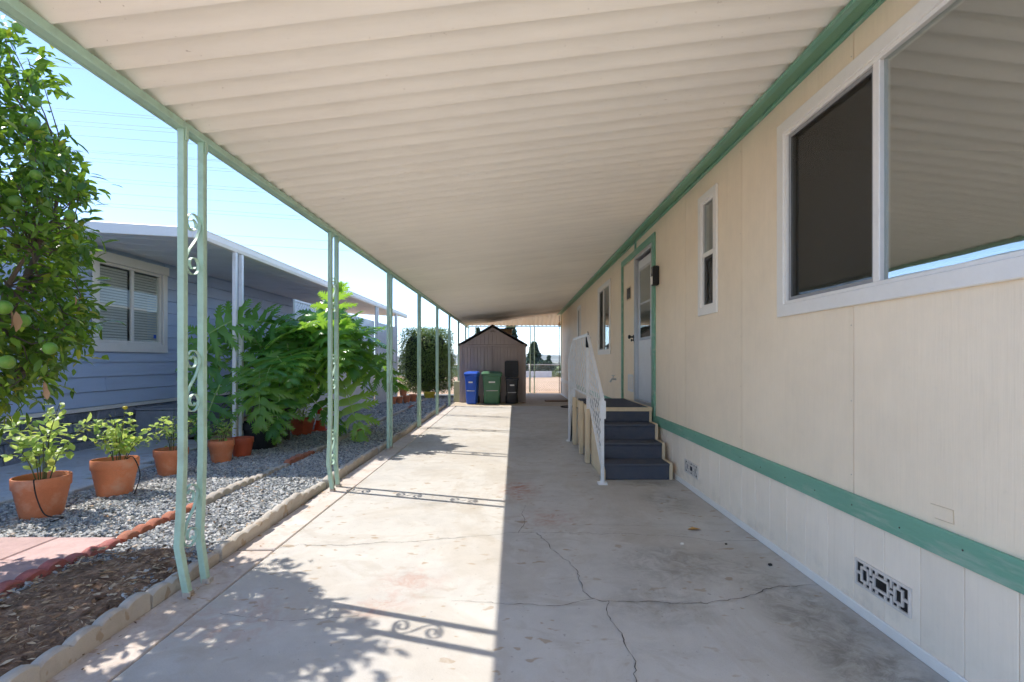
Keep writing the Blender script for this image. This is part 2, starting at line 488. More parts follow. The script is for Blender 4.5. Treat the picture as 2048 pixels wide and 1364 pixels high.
def gravel_mat():
    t = NT('slate_gravel')
    g = t.n('NewGeometry'); t.geo = g
    c = t.ramp(g.outputs['Random Per Island'], [(0.0, srgb(128, 131, 134)), (0.3, srgb(164, 167, 169)), (0.65, srgb(194, 195, 193)), (0.95, srgb(218, 216, 210)), (1.0, srgb(190, 165, 140))])
    n = t.noise(60, 2)
    c = t.mix(t.math('MULTIPLY', n, 0.4), c, srgb(110, 108, 105))
    return t.done(t.principled(c, 0.75, None, 0.3))
M['gravel'] = gravel_mat()
M['gravel_base'] = paint('gravel_dust', srgb(138, 137, 133), 0.95, 0.35, 30, 0.9, 70, dist=0.012)

def dirt_mat():
    t = NT('garden_dirt')
    a = t.noise(4.5, 5, 0.7); b = t.noise(38, 4, 0.7)
    c = t.ramp(t.math('ADD', t.math('MULTIPLY', a, 0.6), t.math('MULTIPLY', b, 0.4)), [(0.36, srgb(92, 74, 60)), (0.5, srgb(140, 114, 94)), (0.64, srgb(186, 158, 132))])
    h = t.math('ADD', t.math('MULTIPLY', a, 1.0), b)
    return t.done(t.principled(c, 0.95, t.bump(b, 0.9, 0.012), 0.15))
M['dirt'] = dirt_mat()
def litter_mat():
    t = NT('dry_litter'); g = t.n('NewGeometry'); t.geo = g
    c = t.ramp(g.outputs['Random Per Island'], [(0.0, srgb(92, 70, 55)), (0.4, srgb(140, 110, 84)), (0.7, srgb(172, 142, 110)), (1.0, srgb(205, 186, 158))])
    return t.done(t.principled(c, 0.85, None, 0.2))
M['litter'] = litter_mat()
def terrain_mat():
    t = NT('tan_earth')
    a = t.noise(0.25, 4, 0.65); b = t.noise(3.0, 4, 0.7); 
    c = t.ramp(t.math('ADD', t.math('MULTIPLY', a, 0.5), t.math('MULTIPLY', b, 0.5)), [(0.36, srgb(168, 138, 112)), (0.52, srgb(198, 168, 140)), (0.66, srgb(212, 188, 160))])
    y = t.n('SeparateXYZ', {0: t.pos()}).outputs[1]
    far = t.n('MapRange', {'Value': y, 'From Min': 45.0, 'From Max': 90.0}).outputs[0]
    d = t.ramp(t.noise(0.05, 5, 0.7), [(0.40, srgb(92, 104, 72)), (0.52, srgb(150, 140, 112)), (0.62, srgb(196, 190, 180))])
    c = t.mix(far, c, d)
    return t.done(t.principled(c, 0.95, None, 0.1))
M['earth'] = terrain_mat()
M['hill'] = paint('dry_hill_scrub', srgb(120, 120, 96), 0.95, 0.4, 0.02, 0.0, 10, dirt=srgb(178, 172, 160), dirt_amt=0.7, dirt_scale=0.02)
# ================================================================== THE SETTING
def sheet(name, pts, z, mat, kind='structure', parent=None):
    o = MB().add([(x, y, z) for x, y in pts], [tuple(range(len(pts)))]).build(name, mat, parent)
    if kind and parent is None: tag(o, kind=kind)
    return o

# ground: level lot, then the slope down to the valley and up to the far hills
def ground():
    xs = np.concatenate([-np.geomspace(4500, 8, 26), np.linspace(-7, 7, 9), np.geomspace(8, 4500, 26)])
    ys = np.concatenate([[-4500, -1500, -400, -120, -40, -15, -5], np.linspace(0, 40, 21), np.geomspace(42, 4500, 44)])
    X, Y = np.meshgrid(xs, ys)
    Z = np.full_like(X, -0.035)
    drop = np.clip((Y - 38) / 50, 0, 1); drop = drop * drop * (3 - 2 * drop)
    Z -= drop * 6.0
    rise = np.clip((Y - 900) / 3000, 0, 1)
    Z += rise * 12
    Z += (drop > 0) * (np.sin(X * 0.05) * np.cos(Y * 0.043) * 0.5)
    n, m = X.shape
    V = np.stack([X, Y, Z], 2).reshape(-1, 3)
    i = np.arange(n * m).reshape(n, m)
    F = np.stack([i[:-1, :-1], i[:-1, 1:], i[1:, 1:], i[1:, :-1]], 2).reshape(-1, 4)
    o = link(bpy.data.objects.new('ground', np_mesh('ground', V, F, M['earth'], True)))
    tag(o, kind='structure')
ground()

def hills():
    for k, (y0, hgt, seed) in enumerate(((1500, 20, 1.0), (2600, 46, 4.0))):
        xs = np.linspace(-4200, 4200, 420)
        prof = sum(np.sin(xs * f + seed * p) * a for f, p, a in ((0.0011, 1, 0.35), (0.0037, 2, 0.22), (0.011, 3, 0.12), (0.031, 5, 0.06), (0.09, 7, 0.03))) + 0.72
        rows = []
        for t in np.linspace(0, 1, 9):
            z = -6 + (prof * hgt + 5) * np.sin(t * math.pi / 2) + rng.normal(0, 0.5, len(xs)) * t
            rows.append(np.stack([xs, np.full_like(xs, y0 + 400 * t) + rng.normal(0, 8, len(xs)), z], 1))
        V = np.concatenate(rows); n = len(xs)
        i = np.arange(n * 9).reshape(9, n)
        F = np.stack([i[:-1, :-1], i[:-1, 1:], i[1:, 1:], i[1:, :-1]], 2).reshape(-1, 4)
        tag(link(bpy.data.objects.new('hill', np_mesh('hill', V, F, M['hill'], True))), kind='structure')
hills()

# driveway slab, the strip beside it, the far patio
JX = -1.575
drive = MB().box(JX, 1.72, -3.0, 13.42, -0.09, 0.0).build('driveway', M['drive'], bevel=0.006)
tag(drive, kind='structure')
patio = MB().box(-1.85, 1.75, 13.435, 18.6, -0.09, 0.003).build('patio', M['patio'], bevel=0.006)
tag(patio, kind='structure')
tag(MB().box(1.78, 9.0, 18.1, 18.6, -0.09, 0.002).build('patio', M['patio'], bevel=0.006), kind='structure')
strip_root = None
ysegs = [(-3.0, 3.26), (3.275, 5.0), (5.012, 8.9), (8.91, 13.42)]
for k, (a, b) in enumerate(ysegs):
    w = [0.0, 0.006, -0.004, 0.004][k]
    o = MB().hexa([(-1.835, a, -0.09), (JX - 0.012 + w, a, -0.09), (JX - 0.012 - w, b, -0.09), (-1.835, b, -0.09)],
                  [(-1.835, a, -0.004), (JX - 0.012 + w, a, -0.004 + w), (JX - 0.012 - w, b, -0.005), (-1.835, b, -0.006)]).build('concrete_strip', M['strip'], bevel=0.006)
    tag(o, kind='structure')
MB().box(-1.84, 1.72, -3.0, 13.43, -0.10, -0.05).build('joint_dirt', M['crack'], drive)

def crack(px, w0, w1, jitter=0.012, pts=None):
    P = [Vector(gp(x, y)) for x, y in px] if pts is None else [Vector(p) for p in pts]
    Q = []
    for a, b in zip(P[:-1], P[1:]):
        n = max(3, int((b - a).length / 0.025))
        for i in range(n): Q.append(a.lerp(b, i / n))
    Q.append(P[-1])
    S = []; ox = oy = 0.0
    for i, q in enumerate(Q):
        ox = ox * 0.8 + random.gauss(0, jitter * 0.5); oy = oy * 0.8 + random.gauss(0, jitter * 0.5)
        S.append(Vector((q.x + ox, q.y + oy, 0.0035)))
    vs, fs = [], []
    for i, s in enumerate(S):
        d = (S[min(i + 1, len(S) - 1)] - S[max(i - 1, 0)]); d.z = 0; d.normalize(); nn = Vector((-d.y, d.x, 0))
        t = i / (len(S) - 1)
        w = (w0 + (w1 - w0) * t) * random.uniform(0.35, 1.5) / 2
        vs += [tuple(s + nn * w), tuple(s - nn * w)]
        if i: fs.append((2 * i - 2, 2 * i - 1, 2 * i + 1, 2 * i))
    MB().add(vs, fs).build('crack', M['crack'], drive)
crack([(548, 1098), (600, 1090), (690, 1092), (770, 1085), (860, 1080), (980, 1072), (1010, 1066), (1100, 1066), (1250, 1068), (1340, 1072), (1440, 1085), (1520, 1083)], 0.003, 0.003)
crack([(1036, 1066), (1050, 1045), (1044, 1028), (1052, 1012)], 0.003, 0.002, 0.008)
crack([(1075, 1066), (1105, 1100), (1130, 1120), (1160, 1150), (1170, 1185), (1190, 1200), (1225, 1205), (1320, 1205), (1400, 1208), (1480, 1200), (1550, 1178), (1640, 1166)], 0.003, 0.004)
crack([(1222, 1205), (1210, 1222), (1235, 1262), (1245, 1290), (1270, 1322), (1276, 1364), (1290, 1400)], 0.003, 0.004)
crack([(900, 1204), (1000, 1208), (1120, 1213), (1188, 1200)], 0.002, 0.003, 0.008)
crack([(440, 1228), (560, 1245), (650, 1240), (720, 1232)], 0.002, 0.002, 0.008)
crack([(1130, 1052), (1230, 1050), (1330, 1056)], 0.002, 0.001, 0.006)
crack([], 0.004, 0.004, 0.01, pts=[(-1.56, 9.35, 0), (0.2, 9.3, 0), (1.66, 9.36, 0)])

# unseen road, added behind the camera to bounce light under the awning
tag(MB().box(-30, 30, -14, -3.05, -0.12, -0.01).build('bounce_road', M['walk'], bevel=0.01), kind='structure')
# beds left of the driveway
sheet('gravel_bed', [(-4.42, 2.2), (-1.85, 2.2), (-1.85, 18.4), (-4.0, 18.4), (-4.42, 6)], -0.012, M['gravel_base'])
def dirt_bed():
    nx, ny = 34, 70
    xs = np.linspace(-2.68, -1.86, nx); ys = np.linspace(-0.5, 3.42, ny)
    X, Y = np.meshgrid(xs, ys)
    ex = np.clip(np.minimum(X + 2.68, -1.86 - X) / 0.15, 0, 1)
    Z = 0.012 + 0.035 * ex + rng.normal(0, 0.006, X.shape) + 0.012 * np.sin(X * 9 + Y * 4) * np.cos(Y * 7)
    Z -= np.clip((Y - 2.95) / 0.45, 0, 1) * 0.075
    V = np.stack([X, Y, Z], 2).reshape(-1, 3); i = np.arange(nx * ny).reshape(ny, nx)
    F = np.stack([i[:-1, :-1], i[:-1, 1:], i[1:, 1:], i[1:, :-1]], 2).reshape(-1, 4)
    tag(link(bpy.data.objects.new('dirt_bed', np_mesh('dirt_bed', V, F, M['dirt'], True))), kind='structure')
dirt_bed()
walk = MB().box(-5.95, -4.42, 1.0, 7.6, -0.08, 0.03).build('walk', M['walk'], bevel=0.01)
tag(walk, kind='structure')
MB().box(-4.42, -4.12, 4.62, 5.05, -0.05, 0.035).build('step_slab', M['walk'], walk, bevel=0.01)
MB().box(-4.42, -4.2, 5.5, 5.8, -0.05, 0.03).build('step_slab', M['walk'], walk, bevel=0.01)

# gravel: angular slate chips
CV = np.array([(-1, -.8, -.5), (1, -.6, -.6), (.8, 1, -.5), (-.7, .8, -.6), (-.7, -.9, .5), (.8, -.7, .45), (1, .6, .6), (-.9, .6, .4)], float) * 0.5
CF = np.array([(0, 3, 2, 1), (4, 5, 6, 7), (0, 1, 5, 4), (1, 2, 6, 5), (2, 3, 7, 6), (3, 0, 4, 7)])
def gravel():
    P, S = [], []
    def zone(x0, x1, y0, y1, dens, s0, s1, keep=None):
        n = int((x1 - x0) * (y1 - y0) * dens)
        p = np.stack([rng.uniform(x0, x1, n), rng.uniform(y0, y1, n), rng.uniform(-0.006, 0.006, n)], 1)
        if keep is not None: p = p[keep(p)]
        P.append(p); S.append(rng.uniform(s0, s1, len(p)))
    zone(-4.4, -2.76, 3.46, 7.2, 3000, 0.015, 0.036, lambda p: ~((p[:, 0] < -4.1) & (p[:, 1] > 4.6) & (p[:, 1] < 5.06)))
    zone(-2.66, -1.90, 3.0, 7.2, 3200, 0.014, 0.034)
    zone(-2.66, -1.90, 2.5, 3.0, 500, 0.016, 0.036)
    zone(-4.0, -2.72, 7.2, 11.5, 900, 0.03, 0.05)
    zone(-2.68, -1.90, 7.2, 11.5, 900, 0.03, 0.05)
    zone(-3.9, -1.90, 11.5, 17.0, 420, 0.04, 0.07)
    pos = np.concatenate(P); s = np.concatenate(S); n = len(pos)
    pos[:, 2] += s * 0.12 + np.where((pos[:, 1] < 3.05) & (pos[:, 0] > -2.68), 0.03, 0.0)
    d = unit(n); d[:, 2] *= 0.45
    up = np.array([[0, 0, 1.0]]) + unit(n) * 0.5
    sc = np.stack([s * rng.uniform(0.8, 1.4, n), s * rng.uniform(0.6, 1.0, n), s * rng.uniform(0.35, 0.7, n)], 1)
    A, p = frames(pos, d, up, sc)
    o = link(bpy.data.objects.new('gravel', scatter('gravel', CV, CF, A, p, M['gravel'])))
    tag(o, 'grey slate chip gravel covering the planting bed', 'gravel', kind='stuff')
gravel()

def litter():
    n = 2600
    pos = np.stack([rng.uniform(-2.66, -1.9, n), 0.6 + 2.6 * rng.random(n) ** 0.8, rng.uniform(0.045, 0.06, n)], 1)
    k = 260
    extra = np.stack([rng.uniform(-4.2, -1.9, k), rng.uniform(3.2, 8.5, k), rng.uniform(0.015, 0.025, k)], 1)
    k2 = 70
    side = np.stack([rng.uniform(-1.83, -1.70, k2), rng.uniform(1.5, 6, k2), np.full(k2, 0.004)], 1)
    pos = np.concatenate([pos, extra, side]); n = len(pos)
    s = rng.uniform(0.012, 0.05, n) * np.where(rng.random(n) < 0.1, 1.6, 1)
    tv = [(-.5, 0, 0), (-.1, .2, .05), (.5, .03, .02), (0, -.22, .04)]
    d = unit(n); d[:, 2] *= 0.15
    A, p = frames(pos, d, np.array([[0, 0, 1.0]]) + unit(n) * 0.35, np.stack([s, s * rng.uniform(0.3, 1.2, n), s], 1))
    o = link(bpy.data.objects.new('leaf_litter', scatter('leaf_litter', tv, np.array([(0, 3, 2, 1)]), A, p, M['litter'])))
    tag(o, 'dry brown leaf and bark litter scattered over the dirt', 'litter', kind='stuff')
litter()
# ------------------------------------------------------------------ edging of scalloped concrete
def scallop_mesh(name, length, n, h, th, mat, depth=0.028):
    prof = []
    m = n * 6
    for i in range(m + 1):
        t = i / m; ph = (t * n) % 1.0
        prof.append((t * length, h - depth + depth * math.sqrt(max(0, math.sin(math.pi * (ph if i < m else 1.0))))))
    mb = MB()
    k = len(prof); vs = []
    for x in (-th / 2, -th / 2 + 0.01, th / 2 - 0.01, th / 2):
        e = 0.008 if abs(x) > th / 2 - 0.005 else 0.0
        vs += [(x, y, z - e) for y, z in prof]
    fs = []
    for r in range(3):
        for i in range(k - 1): fs.append((r * k + i, r * k + i + 1, (r + 1) * k + i + 1, (r + 1) * k + i))
    b = len(vs)
    for x in (-th / 2, th / 2): vs += [(x, y, -0.06) for y, z in prof]
    for i in range(k - 1):
        fs.append((b + i, b + i + 1, i + 1, i)); fs.append((3 * k + i, 3 * k + i + 1, b + k + i + 1, b + k + i))
    for e in (0, k - 1):
        fs.append((b + e, e, k + e, 2 * k + e, 3 * k + e, b + k + e))
    return MB().add(vs, fs).mesh(name, mat, smooth=True, angle=45)
border = empty('garden_edging', (-1.865, 2, 0))
tag(border, 'scalloped grey concrete edging blocks between driveway and garden bed', 'edging')
bm_ = scallop_mesh('edging_block', 0.585, 4, 0.092, 0.055, M['edging'], 0.02)
y = 0.11; k = 0
while y < 13.3:
    if abs(y - 2.33) < 0.03:
        pass
    Mx = Matrix.Translation((-1.868 + random.uniform(-0.008, 0.008) + 0.012 * math.sin(y), y, random.uniform(-0.022, 0.0))) @ Matrix.Rotation(R(random.uniform(-1.3, 1.3)), 4, 'Z') @ Matrix.Rotation(R(random.uniform(-2.5, 2.5)), 4, 'X')
    place('edging_block', bm_, border, Mx)
    y += 0.60
inner = empty('garden_edging', (-2.70, 5, 0))
tag(inner, 'mixed red and grey scalloped edging row dividing the gravel bed', 'edging')
sm_g = scallop_mesh('edging_block', 0.40, 3, 0.075, 0.07, M['edging'])
sm_r = scallop_mesh('edging_block', 0.40, 3, 0.075, 0.07, M['edging_red'])
sm_b = scallop_mesh('edging_block', 0.40, 3, 0.07, 0.07, M['brick'])
y = 1.35
while y < 15.6:
    me = sm_r if y < 3.3 else sm_b if y < 3.85 or 5.75 < y < 6.35 or 8.0 < y < 8.5 or 12.4 < y < 12.9 else sm_g
    x = -2.705 + 0.018 * math.sin(y * 1.7) - (0.03 * (y - 12) if y > 12 else 0)
    place('edging_block', me, inner, Matrix.Translation((x, y, random.uniform(-0.025, -0.008))) @ Matrix.Rotation(R(random.uniform(-2, 2)), 4, 'Z') @ Matrix.Rotation(R(random.uniform(-2.5, 2.5)), 4, 'X'))
    y += 0.412

pav = empty('paver_patch', (-3.2, 3, 0))
tag(pav, 'patch of pink square concrete pavers beside the red edging', 'pavers')
pm = MB().box(-0.196, 0.196, -0.196, 0.196, -0.05, 0.022).mesh('paver', M['paver'], bevel=0.007)
for i in range(5):
    for j in range(5):
        place('paver', pm, pav, Matrix.Translation((-2.955 - i * 0.40, 3.235 - j * 0.40, random.uniform(-0.004, 0.004))) @ Matrix.Rotation(R(random.uniform(-1, 1)), 4, 'Z'))

# ================================================================== CARPORT AWNING
P_, ROOF_L, RISE = 0.150, 2.5165, 0.1195
def roof_z(x): return ROOF_L + RISE * (x + 1.74)
awn = empty('carport_awning', (-1.765, 8, 2.475))
tag(awn, 'long cream corrugated metal carport awning with mint green edge beam', 'awning')
prof = [(0.0, 0.0), (0.005, 0.027), (0.012, 0.034), (0.03, 0.0355), (0.055, 0.032), (0.08, 0.0255), (0.105, 0.0165), (0.127, 0.007), (0.142, 0.0015), (0.151, -0.0008)]
xs_ = [-1.803, -0.7, 0.5, 1.60]
vs = [(x, py, roof_z(x) + pz) for x in xs_ for py, pz in prof]; K = len(prof)
fs = [(a * K + i, a * K + i + 1, (a + 1) * K + i + 1, (a + 1) * K + i) for a in range(3) for i in range(K - 1)]
pan = MB().add(vs, fs).mesh('roof_pan', M['roof'], smooth=True, angle=40)
n_pan = 110
Y0_PAN = 1.861 - 2 * P_
for i in range(n_pan):
    place('roof_pan', pan, awn, Matrix.Translation((0, Y0_PAN + i * P_, random.uniform(-0.0015, 0.001))))
AW_END = Y0_PAN + n_pan * P_
MB().box(-1.79, -1.74, Y0_PAN - 0.05, 19.2, 2.475, 2.5145).build('edge_beam', M['mint'], awn, bevel=0.004)
MB().box(-1.822, -1.806, Y0_PAN - 0.05, 19.2, 2.485, 2.541).build('gutter_lip', M['mint'], awn, bevel=0.002)
MB().box(1.547, 1.586, Y0_PAN, 18.02, 2.884, 2.906).build('ledger', M['trim_green'], awn, bevel=0.003)
# back awning round the corner: ribs run away from the camera
def back_awning():
    n = 10 * 24; xs = np.linspace(-1.80, 5.0, n)
    ys = [18.02, 19.25]
    V = []
    for yy in ys:
        for x in xs:
            zn = roof_z(min(x, 1.6)) - 0.01; zf = 2.565
            base = zn if yy == ys[0] else zf
            V.append((x, yy, base + 0.032 * abs(math.sin(math.pi * (x + 1.8) / 0.16)) ** 0.8 * (0.5 if yy == ys[0] else 1)))
    i = np.arange(2 * n).reshape(2, n)
    F = np.stack([i[0, :-1], i[0, 1:], i[1, 1:], i[1, :-1]], 1)
    b = empty('back_awning', (0, 18.6, 2.5)); tag(b, 'pale ribbed metal awning over the far end of the house', 'awning')
    link(bpy.data.objects.new('roof_sheet', np_mesh('roof_sheet', V, F, M['roof_pale'], True)), b)
    MB().box(-1.80, 5.0, 19.2, 19.24, 2.53, 2.562).build('edge_beam', M['mint'], b, bevel=0.003)
M['roof_pale'] = paint('pale_roof_metal', srgb(232, 226, 212), 0.45, 0.06, 3, 0.05, 60)
back_awning()

# ------------------------------------------------------------------ carport posts with scrollwork
def s_scroll(y0, y1, zc, h, x):
    """one S of flat bar between the posts: two spirals joined by a diagonal"""
    w = (y1 - y0) / 2; yc = (y0 + y1) / 2
    rz = h * 0.5 - w * 0.98
    P = []
    N = 30; turns = 1.45
    for i in range(N + 1):
        t = i / N
        th = R(-12) + 2 * math.pi * turns * (1 - t)
        r = w * (0.25 + 0.73 * t ** 0.9)
        P.append((r * math.cos(th) * 1.0 + (1 - t) * (-w * 0.1), rz + r * math.sin(th)))
    half = P + [(w * 0.45, rz * 0.30)]
    pts = half + [(0, 0)] + [(-a, -b) for a, b in reversed(half)]
    return [(x, yc + a, zc + b) for a, b in pts]
def post_path(x, y, bent):
    if not bent: return [(x, y, 0.0), (x, y, 2.476)]
    s = bent
    return [(x + 0.030 * s, y, -0.01), (x - 0.022 * s, y, 0.26), (x - 0.012 * s, y, 0.40), (x, y, 0.72), (x, y, 2.476)]
ORD = ['nearest', 'second', 'third', 'fourth', 'fifth', 'sixth', 'seventh', 'eighth', 'ninth']
Yp = [2.715, 4.825, 7.0, 9.17, 11.3, 13.42, 15.6, 17.9]
def square_tube(mb, pts, w):
    h = w / 2; base = len(mb.v)
    for p in pts:
        for a, b in ((-h, -h), (h, -h), (h, h), (-h, h)): mb.v.append((p[0] + a, p[1] + b, p[2]))
    m = len(pts)
    for i in range(m - 1):
        for j in range(4):
            a = base + 4 * i + j; b = base + 4 * i + (j + 1) % 4
            mb.f.append((a, b, b + 4, a + 4))
    mb.f.append((base + 3, base + 2, base + 1, base)); e = base + 4 * (m - 1); mb.f.append((e, e + 1, e + 2, e + 3))
    return mb
for k, yc in enumerate(Yp):
    e = empty('carport_post', (-1.765, yc, 0))
    lab = ('nearest mint green double carport post with S scrolls and kinked feet' if k == 0 else
           f'{ORD[k]} nearest mint green double carport post along the driveway edge')
    tag(e, lab, 'post', 'mint green carport posts')
    bent = [1.0, 0.75, 0.0][min(k, 2)]
    for s in (-1, 1):
        square_tube(MB(), post_path(-1.765, yc + s * 0.083, bent * (1 if s < 0 else 0.7)), 0.036).build('post', M['mint'], e, bevel=0.003)
        mbk = MB().box(-1.745, -1.738, yc + s * 0.083 - 0.012, yc + s * 0.083 + 0.012, 2.415, 2.49)
        mbk.build('bracket', M['mint'], e, bevel=0.002)
        MB().box(-1.765 + 0.03 * bent - 0.022, -1.765 + 0.03 * bent + 0.022, yc + s * 0.083 - 0.022, yc + s * 0.083 + 0.022, -0.01, 0.02).build('post_base', M['edging'], e, bevel=0.004)
    for zc in (1.885, 1.135, 0.40):
        dx = -0.012 * bent if zc < 0.5 else 0
        MB().tube(s_scroll(yc - 0.064, yc + 0.064, zc, 0.35, -1.765 + dx), 0.003, flat=(0.016, 0.0045, (1, 0, 0))).build('scroll', M['mint'], e, smooth=True, angle=40)
FAR = [((-1.765, 19.15), 'mint green corner post where the carport awning ends'), ((-1.50, 19.2), 'thin mint green post just right of the far awning corner'),
       ((0.61, 19.2), 'left of two slim posts standing before the far chain link fence'), ((0.77, 19.2), 'right of two slim posts standing before the far chain link fence')]
for (x, yy), lab in FAR:
    o = square_tube(MB(), [(x, yy, -0.03), (x, yy, 2.535)], 0.04).build('awning_post', M['mint'])
    tag(o, lab, 'post', 'posts of the far awning')

# ================================================================== MOBILE HOME
WX = 1.70
home = empty('mobile_home', (WX, 8, 0))
tag(home, 'cream panelled mobile home with green trim and white framed windows', 'house')
OPEN = [(1.50, 3.10, 1.59, 2.67), (4.19, 4.47, 1.71, 2.665), (6.06, 7.72, 0.50, 2.70), (8.80, 9.92, 1.42, 2.63), (12.68, 13.22, 1.42, 2.60)]
def wall_panel(y0, y1, z0, z1, mat, x0=WX, th=0.02, name='wall_panel', gap=0.0028):
    y0 += gap; y1 -= gap
    hs = [h for h in OPEN if h[0] < y1 and h[1] > y0 and h[2] < z1 and h[3] > z0]
    ys = sorted({y0, y1, *[min(max(v, y0), y1) for h in hs for v in h[:2]]})
    zs = sorted({z0, z1, *[min(max(v, z0), z1) for h in hs for v in h[2:]]})
    def solid(i, j):
        if not (0 <= i < len(ys) - 1 and 0 <= j < len(zs) - 1): return False
        cy, cz = (ys[i] + ys[i + 1]) / 2, (zs[j] + zs[j + 1]) / 2
        return not any(h[0] < cy < h[1] and h[2] < cz < h[3] for h in hs)
    idx = {}; V = []; F = []
    def v(i, j, b):
        if (i, j, b) not in idx:
            idx[(i, j, b)] = len(V); V.append((x0 + b * th, ys[i], zs[j]))
        return idx[(i, j, b)]
    any_ = False
    for i in range(len(ys) - 1):
        for j in range(len(zs) - 1):
            if not solid(i, j): continue
            any_ = True
            for b in (0, 1): F.append((v(i, j, b), v(i + 1, j, b), v(i + 1, j + 1, b), v(i, j + 1, b)))
            for (di, dj, a, c) in ((-1, 0, (i, j), (i, j + 1)), (1, 0, (i + 1, j), (i + 1, j + 1)), (0, -1, (i, j), (i + 1, j)), (0, 1, (i, j + 1), (i + 1, j + 1))):
                if not solid(i + di, j + dj): F.append((v(*a, 0), v(*c, 0), v(*c, 1), v(*a, 1)))
    if any_: MB().add(V, F).build(name, mat, home)
ZB0, ZB1, ZT = 0.475, 0.583, 2.93
y = 4.92 - 7 * 1.2195
while y < 18.0:
    wall_panel(max(y, -2.5), min(y + 1.2195, 18.0), ZB1 - 0.02, ZT, M['siding'])
    y += 1.2195
sk = MB().box(WX, WX + 0.02, 0.0013, 0.2019, 0.0, ZB0 + 0.02).mesh('skirting_plank', M['skirting'], bevel=0.0028)
y = 4.92 - 30 * 0.2032
while y < 17.9:
    if y > -1.2: place('skirting_plank', sk, home, Matrix.Translation((0, y, 0)))
    y += 0.2032
MB().box(WX + 0.024, WX + 0.035, -2.5, 18.0, 0, 0.6).build('wall_core', M['crack'], home)
for a, b in ((-2.5, 1.31), (1.313, 4.962), (4.965, 6.03)):      # boards butt end to end
    MB().box(WX - 0.020 + random.uniform(-0.001, 0.001), WX - 0.001, a, b, ZB0 + random.uniform(-0.002, 0.002), ZB1).build('belt_trim', M['trim_green'], home, bevel=0.003)
MB().box(WX - 0.020, WX - 0.001, 7.80, 13.5, ZB0, ZB1).build('belt_trim', M['trim_green'], home, bevel=0.003)
MB().box(WX - 0.020, WX - 0.001, 13.502, 18.0, ZB0, ZB1).build('belt_trim', M['white_trim'], home, bevel=0.003)
MB().box(WX - 0.014, WX - 0.001, -2.5, 18.0, 0.0005, 0.052).build('base_trim', M['white_trim'], home, bevel=0.004)
MB().box(1.588, WX + 0.02, -2.5, 18.02, 2.913, 2.93).build('soffit', M['soffit_green'], home, bevel=0.002)
MB().box(1.672, WX - 0.001, -2.5, 18.02, 2.893, 2.912).build('soffit_trim', M['trim_green'], home, bevel=0.003)
MB().box(1.588, 6.5, -2.5, 18.02, 2.932, 3.10).build('roof', M['white_trim'], home, bevel=0.01)
MB().box(WX, 6.4, 17.98, 18.0, 0, 2.93).build('end_wall', M['siding'], home)
MB().box(WX, 6.4, -2.5, -2.48, 0, 2.93).build('end_wall', M['siding'], home)
M['plaster'] = paint('interior_plaster', (0.45, 0.42, 0.37), 0.8, 0.08, 2, 0.1, 60)
M['floor_in'] = paint('interior_floor', (0.16, 0.11, 0.08), 0.6, 0.2, 5, 0.1, 60)
MB().box(6.38, 6.4, -2.5, 18.0, 0, 2.93).build('back_wall', M['plaster'], home)
for yy in (0.6, 3.9, 5.4, 8.2, 11.4, 14.5):
    MB().box(1.75, 6.35, yy, yy + 0.08, 0.69, 2.9).build('inner_wall', M['plaster'], home)
MB().box(1.75, 6.35, -2.4, 17.9, 0.62, 0.68).build('inner_floor', M['floor_in'], home)
MB().box(1.75, 6.35, -2.4, 17.9, 2.90, 2.925).build('inner_ceiling', M['plaster'], home)
M['glass'] = glass_mat('window_glass', ior=5.0)
M['glass_dark'] = glass_mat('window_glass_dark', ior=3.2)
M['glass_clear'] = glass_mat('clear_glass', (0.95, 0.97, 0.96), 1.5, 0.97)
def screen_mat():
    t = NT('insect_screen')
    d = t.n('BsdfDiffuse', {'Color': (0.075, 0.066, 0.055)}).outputs[0]
    return t.done(t.n('MixShader', {0: 0.33, 1: t.n('BsdfTransparent').outputs[0], 2: d}).outputs[0])
M['screen'] = screen_mat()
def ring(mb, x0, x1, y0, y1, z0, z1, w):
    """rectangular frame in the wall plane: two jambs between a head and a sill"""
    ow, iw = [(y0, z0), (y1, z0), (y1, z1), (y0, z1)], [(y0 + w, z0 + w), (y1 - w, z0 + w), (y1 - w, z1 - w), (y0 + w, z1 - w)]
    V = [(x, *p) for x in (x0, x1) for p in ow + iw]
    F = []
    for i in range(4):
        j = (i + 1) % 4
        F += [(i, j, 4 + j, 4 + i), (8 + i, 8 + j, 12 + j, 12 + i), (i, j, 8 + j, 8 + i), (4 + i, 4 + j, 12 + j, 12 + i)]
    return mb.add(V, F)
